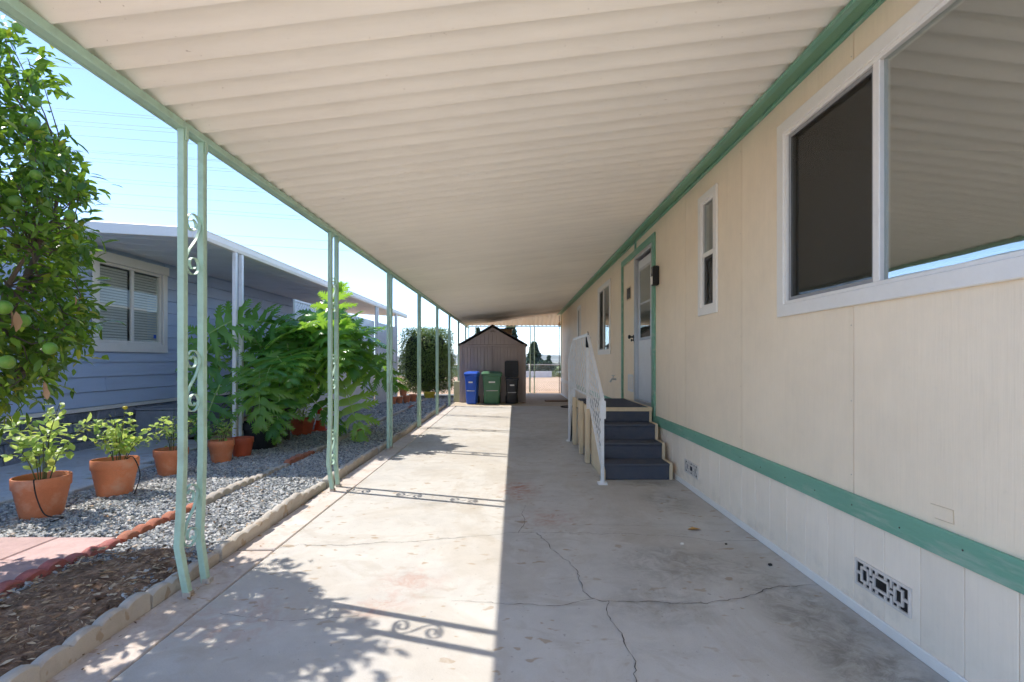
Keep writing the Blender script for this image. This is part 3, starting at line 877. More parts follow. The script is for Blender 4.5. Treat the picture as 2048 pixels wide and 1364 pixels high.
def home_window(y0, y1, z0, z1, split=None, rail=None, label=None, tw=0.075):
    """outer casing y0..y1 z0..z1; split: mullion place (slider), rail: meeting rail height (hung)"""
    win = ring(MB(), WX - 0.022, WX - 0.0005, y0, y1, z0, z1, tw).build('window', M['white_trim'], home, bevel=0.004)
    if label: win['label'] = label
    a, b, c, d = y0 + tw - 0.008, y1 - tw + 0.008, z0 + tw - 0.008, z1 - tw + 0.008
    ring(MB(), WX - 0.012, WX + 0.05, a, b, c, d, 0.028).build('inner_frame', M['white_trim'], win, bevel=0.003)
    a, b, c, d = a + 0.028, b - 0.028, c + 0.028, d - 0.028
    if split:
        MB().box(WX - 0.010, WX + 0.03, split - 0.022, split + 0.022, c, d).build('mullion', M['white_trim'], win, bevel=0.003)
        ring(MB(), WX + 0.002, WX + 0.014, split + 0.0225, b, c, d, 0.022).build('screen_frame', M['grey_vinyl'], win, bevel=0.002)
        MB().box(WX + 0.007, WX + 0.0085, split + 0.044, b - 0.021, c + 0.021, d - 0.021).build('insect_screen', M['screen'], win)
        MB().box(WX + 0.030, WX + 0.034, split + 0.02, b, c, d).build('pane', M['glass_dark'], win)
        MB().box(WX + 0.012, WX + 0.016, a, split - 0.0225, c, d).build('pane', M['glass'], win)
        ring(MB(), WX + 0.0165, WX + 0.028, a, split - 0.0225, c, d, 0.02).build('sash', M['white_trim'], win, bevel=0.002)
    else:
        MB().box(WX - 0.006, WX + 0.03, a, b, rail - 0.02, rail + 0.02).build('meeting_rail', M['white_trim'], win, bevel=0.003)
        MB().box(WX + 0.006, WX + 0.010, a, b, rail + 0.02, d).build('pane', M['glass'], win)
        ring(MB(), WX + 0.0115, WX + 0.024, a, b, c, rail - 0.02, 0.022).build('sash', M['grey_vinyl'], win, bevel=0.002)
        MB().box(WX + 0.004, WX + 0.0055, a, b, c, rail - 0.02).build('insect_screen', M['screen'], win)
        MB().box(WX + 0.026, WX + 0.030, a, b, c, rail - 0.02).build('pane', M['glass_dark'], win)
home_window(1.43, 3.17, 1.522, 2.74, split=2.315, label='large white framed sliding window with dark insect screen')
home_window(4.125, 4.535, 1.648, 2.725, rail=2.185, label='tall narrow white framed hung window', tw=0.07)
home_window(8.73, 9.99, 1.355, 2.69, split=9.45, label='white framed sliding window beyond the doors')
home_window(12.6, 13.3, 1.35, 2.665, split=12.98, label='smallest visible window behind the stair railing')

# two doors in one green casing
M['door_white'] = paint('white_door_paint', (0.76, 0.77, 0.78), 0.4, 0.05, 4, 0.08, 60, dirt=(0.5, 0.48, 0.44), dirt_amt=0.2)
cas = MB()
cas.box(WX - 0.024, WX - 0.0005, 5.955, 6.06, 0.475, 2.79)
cas.build('door_casing', M['trim_green'], home, bevel=0.003)
MB().box(WX - 0.022, WX - 0.0005, 7.715, 7.80, 0.475, 2.70).build('door_casing', M['trim_green'], home, bevel=0.003)
MB().box(WX - 0.022, WX - 0.0005, 6.062, 7.80, 2.702, 2.79).build('door_casing', M['trim_green'], home, bevel=0.003)
MB().box(WX - 0.018, WX - 0.0005, 6.90, 6.95, 2.792, 2.892).build('door_casing', M['trim_green'], home, bevel=0.003)
MB().box(WX - 0.012, WX + 0.05, 6.96, 7.0, 0.65, 2.70).build('door_post', M['alu'], home, bevel=0.003)
dr = MB().box(WX + 0.03, WX + 0.065, 6.125, 6.925, 0.71, 2.62)
door = dr.build('door', M['door_white'], home, bevel=0.004); door['label'] = 'white storm door with glazed upper half'
ring(MB(), WX - 0.018, WX + 0.07, 6.063, 6.958, 0.66, 2.70, 0.05).build('door_frame', M['alu'], door, bevel=0.003)
ring(MB(), WX + 0.018, WX + 0.0295, 6.235, 6.815, 1.52, 2.50, 0.035).build('glazing_frame', M['alu'], door, bevel=0.003)
MB().box(WX + 0.022, WX + 0.026, 6.27, 6.78, 1.555, 2.465).build('pane', M['glass'], door)
MB().box(WX + 0.0275, WX + 0.0292, 6.27, 6.78, 1.555, 2.465).build('blind', M['grey_vinyl'], door)
MB().box(WX + 0.019, WX + 0.0225, 6.27, 6.78, 2.0, 2.025).build('glazing_bar', M['alu'], door)
mb = MB().box(WX + 0.0, WX + 0.028, 6.18, 6.20, 1.30, 1.42)
mb.build('handle', M['alu'], door, bevel=0.004)
for i in range(9):
    MB().lathe([(0.006, 0), (0.005, 0.003), (0.001, 0.004)], (0, 0, 0), 8).build('screw', M['grey_vinyl'], door, loc=(WX - 0.0185, 6.935, 0.85 + i * 0.22)).rotation_euler = (0, R(-90), 0)
d2 = MB().box(WX + 0.004, WX + 0.04, 7.003, 7.712, 0.64, 2.698).build('door', M['siding'], home, bevel=0.004)
d2['label'] = 'cream closet door with small vent and black knob'
ring(MB(), WX - 0.004, WX + 0.0035, 7.22, 7.50, 2.14, 2.34, 0.02).build('vent_frame', M['beige_wood'], d2, bevel=0.002)
for i in range(4):
    MB().box(WX - 0.002, WX + 0.0035, 7.24 + i * 0.062, 7.295 + i * 0.062, 2.16, 2.32).build('vent_slot', M['black'], d2)
ring(MB(), WX - 0.006, WX + 0.0035, 7.08, 7.40, 0.79, 1.04, 0.02).build('vent_frame', M['white_metal'], d2, bevel=0.002)
for i in range(7):
    MB().box(WX - 0.005, WX + 0.0035, 7.10, 7.38, 0.812 + i * 0.031, 0.832 + i * 0.031).build('vent_slat', M['white_metal'], d2)
kb = MB().lathe([(0.028, 0), (0.028, 0.008), (0.012, 0.012), (0.012, 0.04), (0.026, 0.05), (0.03, 0.066), (0.02, 0.078)], n=16)
o = kb.build('knob', M['black'], d2, smooth=True, angle=35, loc=(WX + 0.004, 7.08, 1.58)); o.rotation_euler = (0, R(-90), 0)
o = kb.build('knob', M['black'], d2, smooth=True, angle=35, loc=(WX + 0.004, 7.08, 1.535)); o.rotation_euler = (0, R(-90), 0); o.scale = (0.7, 0.7, 0.5)

# skirting vents: cast grille with linked squares
def skirt_vent(yc, zc=0.208):
    w, h = 0.345, 0.128
    v = ring(MB(), WX - 0.012, WX - 0.0005, yc - w / 2, yc + w / 2, zc - h / 2, zc + h / 2, 0.012).build('vent', M['skirt_vent'], home, bevel=0.0015)
    MB().box(WX - 0.0025, WX - 0.0006, yc - w / 2 + 0.011, yc + w / 2 - 0.011, zc - h / 2 + 0.011, zc + h / 2 - 0.011).build('vent_mesh', M['black'], v)
    g = MB()
    x0, x1 = WX - 0.0105, WX - 0.0028
    ring(g, x0, x1, yc - 0.05, yc + 0.05, zc - 0.034, zc + 0.034, 0.011)
    for s in (-1, 1):
        a, b = sorted((yc + s * 0.078, yc + s * 0.132)); ring(g, x0, x1, a, b, zc - 0.036, zc + 0.036, 0.010)
        a, b = sorted((yc + s * 0.0505, yc + s * 0.0775)); g.box(x0, x1, a, b, zc - 0.006, zc + 0.006)
        a, b = sorted((yc + s * 0.1325, yc + s * 0.161)); g.box(x0, x1, a, b, zc - 0.006, zc + 0.006)
        for t in (-1, 1):
            for yy in (yc + s * 0.105, yc + s * 0.028):
                a, b = sorted((zc + t * 0.0365, zc + t * 0.0525)); g.box(x0, x1, yy - 0.006, yy + 0.006, a, b)
            a, b = sorted((yc + s * 0.058, yc + s * 0.072)); c, d = sorted((zc + t * 0.018, zc + t * 0.0525)); g.box(x0, x1, a, b, c, d)
    g.build('vent_grille', M['skirt_vent'], v)
M['skirt_vent'] = paint('vent_paint', srgb(222, 212, 200), 0.5, 0.06, 8, 0.2, 100, dirt=srgb(120, 100, 85), dirt_amt=0.3, dirt_scale=20)
for yc in (2.287, 4.745, 15.5): skirt_vent(yc)
# nails in the belt trim, old wire bracket and patch marks on the wall
nail = MB().lathe([(0.004, 0), (0.0035, 0.0015), (0.001, 0.002)], n=8).mesh('nail_head', M['crack'])
for i in range(14):
    o = place('nail_head', nail, home, Matrix.Translation((WX - 0.0205, 1.55 + i * 0.3048, 0.53 + random.uniform(-0.02, 0.02))) @ Matrix.Rotation(R(-90), 4, 'Y'))
for i in range(5):
    for z in (0.66, 1.05, 1.44, 2.2, 2.8):
        yy = 1.26 + i * 1.2195 + 0.018
        if not any(h[0] - 0.1 < yy < h[1] + 0.1 and h[2] - 0.1 < z < h[3] + 0.1 for h in OPEN): place('nail_head', nail, home, Matrix.Translation((WX - 0.0005, yy, z + random.uniform(-0.02, 0.02))) @ Matrix.Rotation(R(-90), 4, 'Y') @ Matrix.Scale(0.6, 4))
MB().tube([(WX - 0.002, 2.02, 0.665), (WX - 0.003, 1.915, 0.668), (WX - 0.003, 1.912, 0.615), (WX - 0.002, 2.00, 0.612)], 0.0014, 5).build('wire_bracket', M['beige_wood'], home)
# plumbing stub
fb = MB().tube([(WX, 8.28, 0.93), (WX - 0.07, 8.28, 0.93), (WX - 0.10, 8.28, 0.88)], 0.016, 8)
fb.tube([(WX - 0.05, 8.28, 0.935), (WX - 0.05, 8.28, 0.985)], 0.008, 6).lathe([(0.028, 0), (0.03, 0.01)], (WX - 0.05, 8.28, 0.985), 10)
fb.build('hose_bib', M['brass'] if 'brass' in M else M['alu'], home, smooth=True, angle=40)
cb = MB().box(WX - 0.018, WX - 0.0005, 17.93, 18.02, ZB1 + 0.002, 2.89).build('corner_trim', M['trim_green'], home, bevel=0.003)
MB().box(WX - 0.018, WX - 0.0005, 17.93, 18.02, 0.054, ZB0 - 0.002).build('corner_trim', M['crack'], home, bevel=0.003)

wl = empty('wall_light', (WX, 5.86, 1.95)); tag(wl, 'black wall mounted doorbell light with white front panel beside door', 'wall light')
MB().box(WX - 0.075, WX - 0.0006, 5.80, 5.90, 2.13, 2.36).build('housing', M['black'], wl, bevel=0.012)
MB().box(WX - 0.085, WX - 0.0755, 5.815, 5.885, 2.14, 2.235).build('front_panel', M['white_trim'], wl, bevel=0.004)
MB().box(WX - 0.079, WX - 0.0755, 5.825, 5.875, 2.27, 2.33).build('lens', M['glass_dark'], wl, bevel=0.002)

chain = empty('rain_chain', (1.635, 18.06, 0)); tag(chain, 'dark beaded rain chain hanging at the far house corner', 'rain chain')
lk = MB().lathe([(0.004, 0), (0.017, 0.012), (0.02, 0.03), (0.012, 0.045), (0.004, 0.05)], n=8).mesh('chain_link', M['black'], smooth=True)
for i in range(46): place('chain_link', lk, chain, Matrix.Translation((1.635, 18.06, 0.05 + i * 0.061)))
MB().tube([(1.635, 18.06, 0.04), (1.635, 18.06, 2.9)], 0.004, 6).build('cord', M['black'], chain)
fl = empty('flood_light', (1.62, 17.9, 2.55)); tag(fl, 'small beige flood light under the eave at the house corner', 'lamp')
MB().tube([(WX - 0.001, 17.85, 2.62), (1.62, 17.85, 2.62), (1.60, 17.85, 2.58)], 0.015, 8).build('arm', M['beige_wood'], fl, smooth=True)
o = MB().lathe([(0.02, 0), (0.03, 0.03), (0.055, 0.10), (0.055, 0.12)], n=14).build('lamp_head', M['beige_wood'], fl, smooth=True, angle=40, loc=(1.60, 17.85, 2.60)); o.rotation_euler = (R(150), 0, R(30))
# ================================================================== ENTRY STEPS
def carpet():
    t = NT('charcoal_carpet')
    a = t.noise(420, 2, 0.8); b = t.noise(14, 4, 0.6)
    c = t.ramp(a, [(0.36, (0.036, 0.041, 0.062)), (0.55, (0.085, 0.096, 0.132)), (0.68, (0.38, 0.40, 0.43))])
    c = t.mix(t.ramp(b, [(0.4, 0.1), (0.7, 0.6)]), c, (0.13, 0.13, 0.14))
    return t.done(t.principled(c, 0.95, t.bump(a, 0.8, 0.006), 0.1))
M['carpet'] = carpet()
st = empty('entry_steps', (1.3, 6, 0)); tag(st, 'entry steps with dark blue carpeted treads and cream wooden sides', 'steps')
SX0, SX1 = 0.945, 1.615
RY = [5.16, 5.423, 5.686, 5.95]; RZ = [0.17, 0.34, 0.51, 0.68]
for i in range(4):
    y1 = (RY[i + 1] + 0.02) if i < 3 else 7.36
    x1 = SX1 if i < 3 else 1.62
    z0 = 0.003 if i == 0 else RZ[i - 1] - 0.001
    pts = [(RY[i], z0), (RY[i], RZ[i] - 0.03), (RY[i] - 0.012, RZ[i] - 0.022), (RY[i] - 0.014, RZ[i] - 0.006), (RY[i] - 0.004, RZ[i]), (y1, RZ[i]), (y1, RZ[i] - 0.04), (RY[i] + 0.03, RZ[i] - 0.04), (RY[i] + 0.03, z0)]
    if i < 3:
        pts = [(RY[i], z0), (RY[i], RZ[i] - 0.03), (RY[i] - 0.012, RZ[i] - 0.022), (RY[i] - 0.014, RZ[i] - 0.006), (RY[i] - 0.004, RZ[i]), (RY[i + 1] - 0.0005, RZ[i]), (RY[i + 1] - 0.0005, RZ[i] - 0.04), (RY[i] + 0.03, RZ[i] - 0.04), (RY[i] + 0.03, z0)]
    MB().prism(pts, 'x', SX0, x1).build('tread', M['carpet'], st, bevel=0.003)
# cream stringers: stepped board on the wall side, closed board with posts on the open side
for i in range(4):
    y1 = RY[i + 1] - 0.0005 if i < 3 else 7.36
    MB().box(SX1 + 0.001 if i < 3 else 1.621, SX1 + 0.034, RY[i] - 0.006, y1, 0.002, RZ[i] + 0.004).build('stringer', M['beige_wood'], st, bevel=0.003)
MB().box(SX0, 1.652, RY[3] - 0.022, RY[3] - 0.0145, RZ[3] - 0.045, RZ[3] + 0.003).build('nosing', M['beige_wood'], st, bevel=0.003)
MB().prism([(5.13, 0.002), (5.13, 0.10), (5.95, 0.62), (5.95, 0.002)], 'x', 0.922, 0.943).build('side_board', M['beige_wood'], st, bevel=0.003)
MB().box(0.915, 0.942, 5.952, 7.36, 0.56, 0.665).build('side_board', M['beige_wood'], st, bevel=0.003)
MB().box(0.93, 0.942, 6.02, 7.3, 0.10, 0.555).build('side_board', M['beige_wood'], st, bevel=0.003)
for yy in (5.97, 6.55, 7.27):
    MB().box(0.86, 0.913, yy, yy + 0.09, 0.002, 0.70).build('leg', M['beige_wood'], st, bevel=0.004)
MB().box(SX0, 1.60, 7.362, 7.385, 0.002, 0.66).build('back_board', M['beige_wood'], st, bevel=0.003)

rail = empty('stair_railing', (0.89, 6, 0)); tag(rail, 'white iron stair railing with wavy balusters beside the carpeted steps', 'railing')
RX = 0.885
def rz(y):                # handrail height over the flight
    return 0.87 + (y - 4.99) * (1.55 - 0.87) / (5.97 - 4.99) if y < 5.97 else 1.55
TOPR = [(4.99, 0.87), (5.97, 1.55), (7.32, 1.55)]
def bar(name, pts, w=0.026): square_tube_any(pts, w).build(name, M['white_metal'], rail, bevel=0.002)
def square_tube_any(pts, w):
    return MB().tube(pts, 0.01, flat=(w, w, (1, 0, 0)))
bar('handrail', [(RX, 4.97, 0.855), (RX, 5.97, 1.55)], 0.032)
bar('handrail', [(RX, 5.99, 1.555), (RX, 7.34, 1.555)], 0.032)
bar('bottom_rail', [(RX, 5.00, 0.16), (RX, 5.97, 0.83)], 0.022)
bar('bottom_rail', [(RX, 5.99, 0.83), (RX, 7.34, 0.83)], 0.022)
bar('handrail', [(RX - 0.01, 7.36, 1.54), (RX - 0.04, 7.62, 1.30)], 0.028)
bar('bottom_rail', [(RX - 0.01, 7.36, 0.80), (RX - 0.04, 7.62, 0.35)], 0.022)
for (yy, z1, x) in ((4.985, 0.88, RX), (5.98, 1.575, RX), (7.345, 1.575, RX), (7.62, 1.31, RX - 0.04)):
    z0 = 0.0 if yy < 5.5 or yy > 7.5 else 0.66
    square_tube(MB(), [(x, yy, z0), (x, yy, z1)], 0.032).build('newel_post', M['white_metal'], rail, bevel=0.002)
    if z0 == 0.0: MB().box(x - 0.045, x + 0.045, yy - 0.045, yy + 0.045, 0.001, 0.02).lathe([(0.03, 0.02), (0.02, 0.045)], (x, yy, 0), 10).build('post_foot', M['white_metal'], rail)
MB().box(RX - 0.025, RX + 0.03, 4.95, 5.02, 0.66, 0.84).build('sleeve', M['white_metal'], rail, bevel=0.003)
def baluster(y, z0, z1, x=RX, ph=0):
    mb = MB()
    n = 26
    for s in (-1, 1):
        pts = []
        for i in range(n + 1):
            t = i / n
            pts.append((x + s * 0.012 * math.sin(math.pi * (t * 5 + ph)), y + s * 0.026 * math.sin(math.pi * (t * 5 + ph)), z0 + (z1 - z0) * t))
        mb.tube(pts, 0.004, flat=(0.008, 0.005, (1, 0, 0)))
    mb.build('baluster', M['white_metal'], rail)
for i in range(8):
    y = 5.07 + i * 0.112
    baluster(y, 0.20 + (y - 5.0) * 0.69, rz(y) - 0.02, ph=0.5 * (i % 2))
for i in range(11):
    baluster(6.08 + i * 0.118, 0.845, 1.54, ph=0.5 * (i % 2))
for i in range(3):
    y = 7.41 + i * 0.075
    baluster(y, 0.78 - (y - 7.36) * 1.7, 1.5 - (y - 7.36) * 0.9, RX - 0.02, 0.5 * (i % 2))
lamp = empty('hanging_pouch', (RX, 5.98, 1.2)); tag(lamp, 'small black pouch hanging at the top of the stair railing', 'pouch')
MB().box(RX - 0.03, RX + 0.025, 5.93, 5.96, 1.40, 1.53).build('pouch', M['black'], lamp, bevel=0.008)
MB().tube([(RX, 5.945, 1.53), (RX, 5.95, 1.58), (RX, 5.98, 1.59)], 0.006, 6).build('strap', M['black'], lamp)
cane = MB().tube([(0.855, 7.50, 0.02), (0.875, 7.46, 0.40), (0.895, 7.42, 0.72)], 0.014, 8).build('black_stick', M['black'])
tag(cane, 'black stick leaning against the far end of the stair railing', 'stick')

# ================================================================== BINS, SHED AND OTHER THINGS AT THE FAR END
def bin_mat(name, col): return paint(name, col, 0.45, 0.12, 6, 0.2, 100, dirt=tuple(c * 0.5 + 0.08 for c in col), dirt_amt=0.35, dirt_scale=5)
def rbox(mb, c, sx, sy, z, r, n=5):
    """one ring of a rounded rectangle"""
    pts = []
    for qx, qy, a0 in ((1, 1, 0), (-1, 1, 90), (-1, -1, 180), (1, -1, 270)):
        for i in range(n):
            a = R(a0 + 90 * i / (n - 1))
            pts.append((c[0] + qx * (sx / 2 - r) + r * math.cos(a), c[1] + qy * (sy / 2 - r) + r * math.sin(a), z))
    return pts
def rstack(rings):
    mb = MB(); k = len(rings[0])
    vs = [p for r_ in rings for p in r_]
    fs = [(i * k + j, i * k + (j + 1) % k, (i + 1) * k + (j + 1) % k, (i + 1) * k + j) for i in range(len(rings) - 1) for j in range(k)]
    fs += [tuple(range(k - 1, -1, -1)), tuple(range((len(rings) - 1) * k, len(rings) * k))]
    return mb.add(vs, fs)
def cart(x, y, w, d, h, mat, label, lid_open=False, rz=0.0):
    e = empty('wheeled_bin', (x, y, 0), rz); tag(e, label, 'bin', 'wheeled bins in front of the shed')
    B = e.matrix_basis.copy()
    def put(mb, name, m=mat, parent=e, smooth=True, angle=35, bevel=0.0):
        mb.v = [tuple(B @ Vector(p)) for p in mb.v]
        return mb.build(name, m, parent, smooth=smooth, angle=angle, bevel=bevel)
    rr = 0.05
    rings = [rbox(0, (0, 0.02), w * 0.74, d * 0.66, 0.02, rr), rbox(0, (0, 0.02), w * 0.78, d * 0.70, 0.06, rr), rbox(0, (0, 0.01), w * 0.86, d * 0.82, h * 0.55, rr),
             rbox(0, (0, 0), w * 0.92, d * 0.9, h * 0.84, rr), rbox(0, (0, 0), w * 0.92, d * 0.9, h * 0.845, rr), rbox(0, (0, 0), w * 1.0, d, h * 0.86, rr), rbox(0, (0, 0), w * 1.0, d, h * 0.91, rr)]
    body = put(rstack(rings), 'body')
    fy = lambda t: -d * (0.33 + 0.12 * t) - 0.004
    # raised grip panel and lifting bar on the front
    pw = w * 0.5
    put(MB().hexa([(-pw / 2, fy(0.35) - 0.012, h * 0.42), (pw / 2, fy(0.35) - 0.012, h * 0.42), (pw / 2, fy(0.35) + 0.03, h * 0.42), (-pw / 2, fy(0.35) + 0.03, h * 0.42)],
                  [(-pw / 2, fy(0.8) - 0.008, h * 0.74), (pw / 2, fy(0.8) - 0.008, h * 0.74), (pw / 2, fy(0.8) + 0.03, h * 0.74), (-pw / 2, fy(0.8) + 0.03, h * 0.74)]), 'front_panel', smooth=False, bevel=0.006, parent=body)
    put(MB().tube([(-pw * 0.6, fy(0.3) - 0.03, h * 0.42), (pw * 0.6, fy(0.3) - 0.03, h * 0.42)], 0.012, 8), 'lift_bar', M['alu'], body)
    put(MB().box(-w * 0.16, w * 0.16, fy(0.75) - 0.020, fy(0.75) - 0.010, h * 0.655, h * 0.70), 'label_plate', M['white_trim'], body, smooth=False)
    for s in (-1, 1):
        wh = MB().lathe([(0.02, -0.025), (0.10, -0.025), (0.115, -0.012), (0.115, 0.012), (0.10, 0.025), (0.02, 0.025)], n=20)
        wh.v = [(s * (w * 0.40) + z, d * 0.36 + yy, 0.115 + xx) for xx, yy, z in wh.v]
        put(wh, 'wheel', M['rubber'])
    put(MB().tube([(-w * 0.4, d * 0.5 + 0.0, h * 0.88), (-w * 0.4, d * 0.5 + 0.05, h * 0.9), (w * 0.4, d * 0.5 + 0.05, h * 0.9), (w * 0.4, d * 0.5, h * 0.88)], 0.013, 8), 'handle')
    lr = [rbox(0, (0, 0), w * 1.05, d * 1.04, 0, rr), rbox(0, (0, 0), w * 1.06, d * 1.05, 0.03, rr), rbox(0, (0, 0.02), w * 0.98, d * 0.92, 0.055, rr), rbox(0, (0, 0.03), w * 0.75, d * 0.66, 0.075, rr)]
    lid = rstack(lr)
    if lid_open:
        Mx = Matrix.Translation((0, d * 0.5 + 0.03, h * 0.93)) @ Matrix.Rotation(R(-97), 4, 'X') @ Matrix.Translation((0, -d * 0.53, 0))
        Mx = Matrix.Translation((0, d * 0.5 + 0.03, h * 0.93)) @ Matrix.Rotation(R(-84), 4, 'X') @ Matrix.Translation((0, -d * 0.53, -0.0))
    else:
        Mx = Matrix.Translation((0, 0, h * 0.912)) @ Matrix.Rotation(R(2.0), 4, 'X')
    lid.v = [tuple(Mx @ Vector(p)) for p in lid.v]
    put(lid, 'lid')
    return e
M['bin_blue'] = bin_mat('blue_bin_plastic', srgb(44, 92, 196)); M['bin_green'] = bin_mat('green_bin_plastic', srgb(78, 122, 92)); M['bin_black'] = bin_mat('black_bin_plastic', srgb(48, 48, 50))
cart(-1.20, 14.03, 0.37, 0.52, 0.93, M['bin_blue'], 'blue wheeled recycling bin, leftmost of the three', rz=R(-6))
cart(-0.645, 14.10, 0.56, 0.55, 0.93, M['bin_green'], 'wide dark green wheeled bin standing between two others', rz=R(3))
cart(-0.075, 14.12, 0.38, 0.46, 0.80, M['bin_black'], 'black wheeled bin with its lid flipped open against the shed', lid_open=True, rz=R(2))

def shed():
    e = empty('garden_shed', (-0.64, 15.5, 0)); tag(e, 'brown resin garden shed with double doors and gable roof', 'shed')
    m = paint('brown_resin', srgb(178, 160, 150), 0.55, 0.10, 5, 0.25, 90, stretch=(1, 1, 0.2))
    dk = paint('dark_resin_roof', srgb(66, 58, 54), 0.6, 0.12, 5, 0.3, 60)
    x0, x1, y0, y1, ze, zp = -1.615, 0.335, 14.50, 16.9, 1.70, 2.26
    xc = (x0 + x1) / 2
    core = MB().prism([(x0 + 0.03, 0.01), (x1 - 0.03, 0.01), (x1 - 0.03, ze - 0.03), (xc, zp - 0.06), (x0 + 0.03, ze - 0.03)], 'y', y0 + 0.03, y1)
    core.build('wall', m, e)
    # front: two doors of vertical planks, trim, gable planks
    n = 8
    for s, (a, b) in enumerate(((x0 + 0.10, xc - 0.006), (xc + 0.006, x1 - 0.10))):
        d = ring(MB(), y0 + 0.0, y0 + 0.028, a, b, 0.03, 1.66, 0.035)
        d.v = [(yy, x, z) for x, yy, z in d.v]
        dd = d.build('door', m, e, bevel=0.004)
        w = (b - a - 0.07) / n
        for i in range(n):
            MB().box(a + 0.035 + i * w + 0.004, a + 0.035 + (i + 1) * w - 0.004, y0 + 0.012, y0 + 0.0295, 0.066, 1.624).build('plank', m, dd, bevel=0.004)
    for x in (x0, x1 - 0.094): MB().box(x, x + 0.094, y0 + 0.004, y0 + 0.05, 0.01, ze - 0.035).build('corner_post', m, e, bevel=0.006)
    MB().box(x0 + 0.02, x1 - 0.02, y0 - 0.006, y0 + 0.0285, 1.665, 1.71).build('lintel', m, e, bevel=0.006)
    k = 16; w = (x1 - x0 - 0.12) / k
    sl = (zp - ze) / ((x1 - x0) / 2)
    for i in range(k):
        a, b = x0 + 0.06 + i * w + 0.004, x0 + 0.06 + (i + 1) * w - 0.004
        za, zb = [ze - 0.02 + sl * ((x - x0) if x < xc else (x1 - x)) - 0.03 for x in (a, b)]
        if min(za, zb) < 1.74: continue
        MB().prism([(a, 1.712), (b, 1.712), (b, zb), (a, za)], 'y', y0 + 0.010, y0 + 0.0285).build('gable_plank', m, e, bevel=0.003)
    vent = MB().prism([(xc - 0.13, 2.055), (xc + 0.13, 2.055), (xc, 2.15)], 'y', y0 - 0.002, y0 + 0.0095).build('gable_vent', m, e, bevel=0.004)
    for z in (2.075, 2.095, 2.115): MB().box(xc - (2.15 - z) * 1.1, xc + (2.15 - z) * 1.1, y0 - 0.006, y0 - 0.0025, z - 0.005, z + 0.003).build('vent_slot', dk, vent)
    for s in (-1, 1):
        xo = xc + s * ((x1 - x0) / 2 + 0.05); zo = ze - 0.05 * sl
        MB().prism([(xc, zp), (xo, zo), (xo, zo + 0.035), (xc, zp + 0.035)], 'y', y0 - 0.05, y1 + 0.05).build('roof', dk, e, bevel=0.004)
shed()
cabm = paint('tan_cabinet', srgb(176, 150, 112), 0.6, 0.1, 4, 0.2, 60)
cb_ = empty('storage_cabinet', (-0.45, 17.6, 0)); tag(cb_, 'tan upright cabinet rising behind the brown shed', 'cabinet')
MB().box(-0.95, -0.09, 17.35, 17.95, 0.004, 2.33).build('body', cabm, cb_, bevel=0.01)
MB().box(-0.99, -0.05, 17.31, 17.99, 2.331, 2.36).build('top', M['black'], cb_, bevel=0.006)
for s in (0, 1): MB().box(-0.94 + s * 0.43, -0.53 + s * 0.43, 17.33, 17.349, 0.06, 2.3).build('door', cabm, cb_, bevel=0.004)

mat_ = MB().box(-0.35, 0.35, -0.24, 0.24, 0, 0.018); 
M['mat'] = paint('coir_mat', srgb(120, 92, 62), 0.95, 0.2, 20, 0.9, 220)
dm = mat_.build('doormat', M['mat'], None, bevel=0.006, loc=(1.27, 15.05, 0.0035)); tag(dm, 'brown doormat lying on the far patio by the house wall', 'doormat')
MB().box(-0.31, 0.31, -0.20, 0.20, 0.0185, 0.022).build('mat_field', M['litter'], dm).matrix_parent_inverse = Matrix.Identity(4)
pts = [(1.60, 13.0, 0.012), (1.52, 13.05, 0.012)] + [(1.40 + 0.17 * math.cos(a), 13.1 + 0.2 * math.sin(a), 0.014) for a in np.linspace(0.2, 2 * math.pi - 0.3, 20)] + [(1.55, 12.9, 0.03), (1.62, 12.8, 0.012)]
tag(MB().tube(pts, 0.013, 8).build('garden_hose', M['rubber'], None, smooth=True), 'black hose loop lying on the driveway near the far steps', 'hose')
up = MB().box(-1.81, -1.60, 14.72, 14.92, 0.0, 0.62).build('utility_box', paint('utility_beige', srgb(190, 190, 150), 0.6, 0.08, 5, 0.1, 60), None, bevel=0.012)
tag(up, 'pale yellow green utility box beside the left wall of the shed', 'utility box')
o = MB().add([(-0.05, 0, 0.004), (0.0, 0.03, 0.012), (0.055, 0.0, 0.006), (0.01, -0.032, 0.02), (0.0, 0.0, 0.0)], [(0, 4, 1), (4, 2, 1), (0, 3, 4), (4, 3, 2)]).build('dry_leaf', M['litter_leaf'] if 'litter_leaf' in M else paint('curled_leaf', srgb(196, 150, 84), 0.8, 0.2, 30, 0.3, 80), None, loc=(gp(1388, 1060)[0], gp(1388, 1060)[1], 0.001))
tag(o, 'single curled tan leaf lying on the shaded driveway', 'leaf')
for k, (x, y, s) in enumerate(((1364, 1089, 0.012), (1452, 1089, 0.009), (1540, 1131, 0.013))):
    q = gp(x, y)
    o = link(bpy.data.objects.new('pebble', MB().add([tuple(v * s * 2 for v in p) for p in CV], [tuple(f) for f in CF]).mesh('pebble', [M['white_trim'], M['rubber'], M['rubber']][k], bevel=s * 0.3)))
    o.location = (q[0], q[1], s * 0.5)
    tag(o, ['small white pebble on the concrete left of the dry leaf', 'tiny dark pebble on the driveway by the upper crack', 'small dark chip on the driveway nearest the house wall'][k], 'pebble')

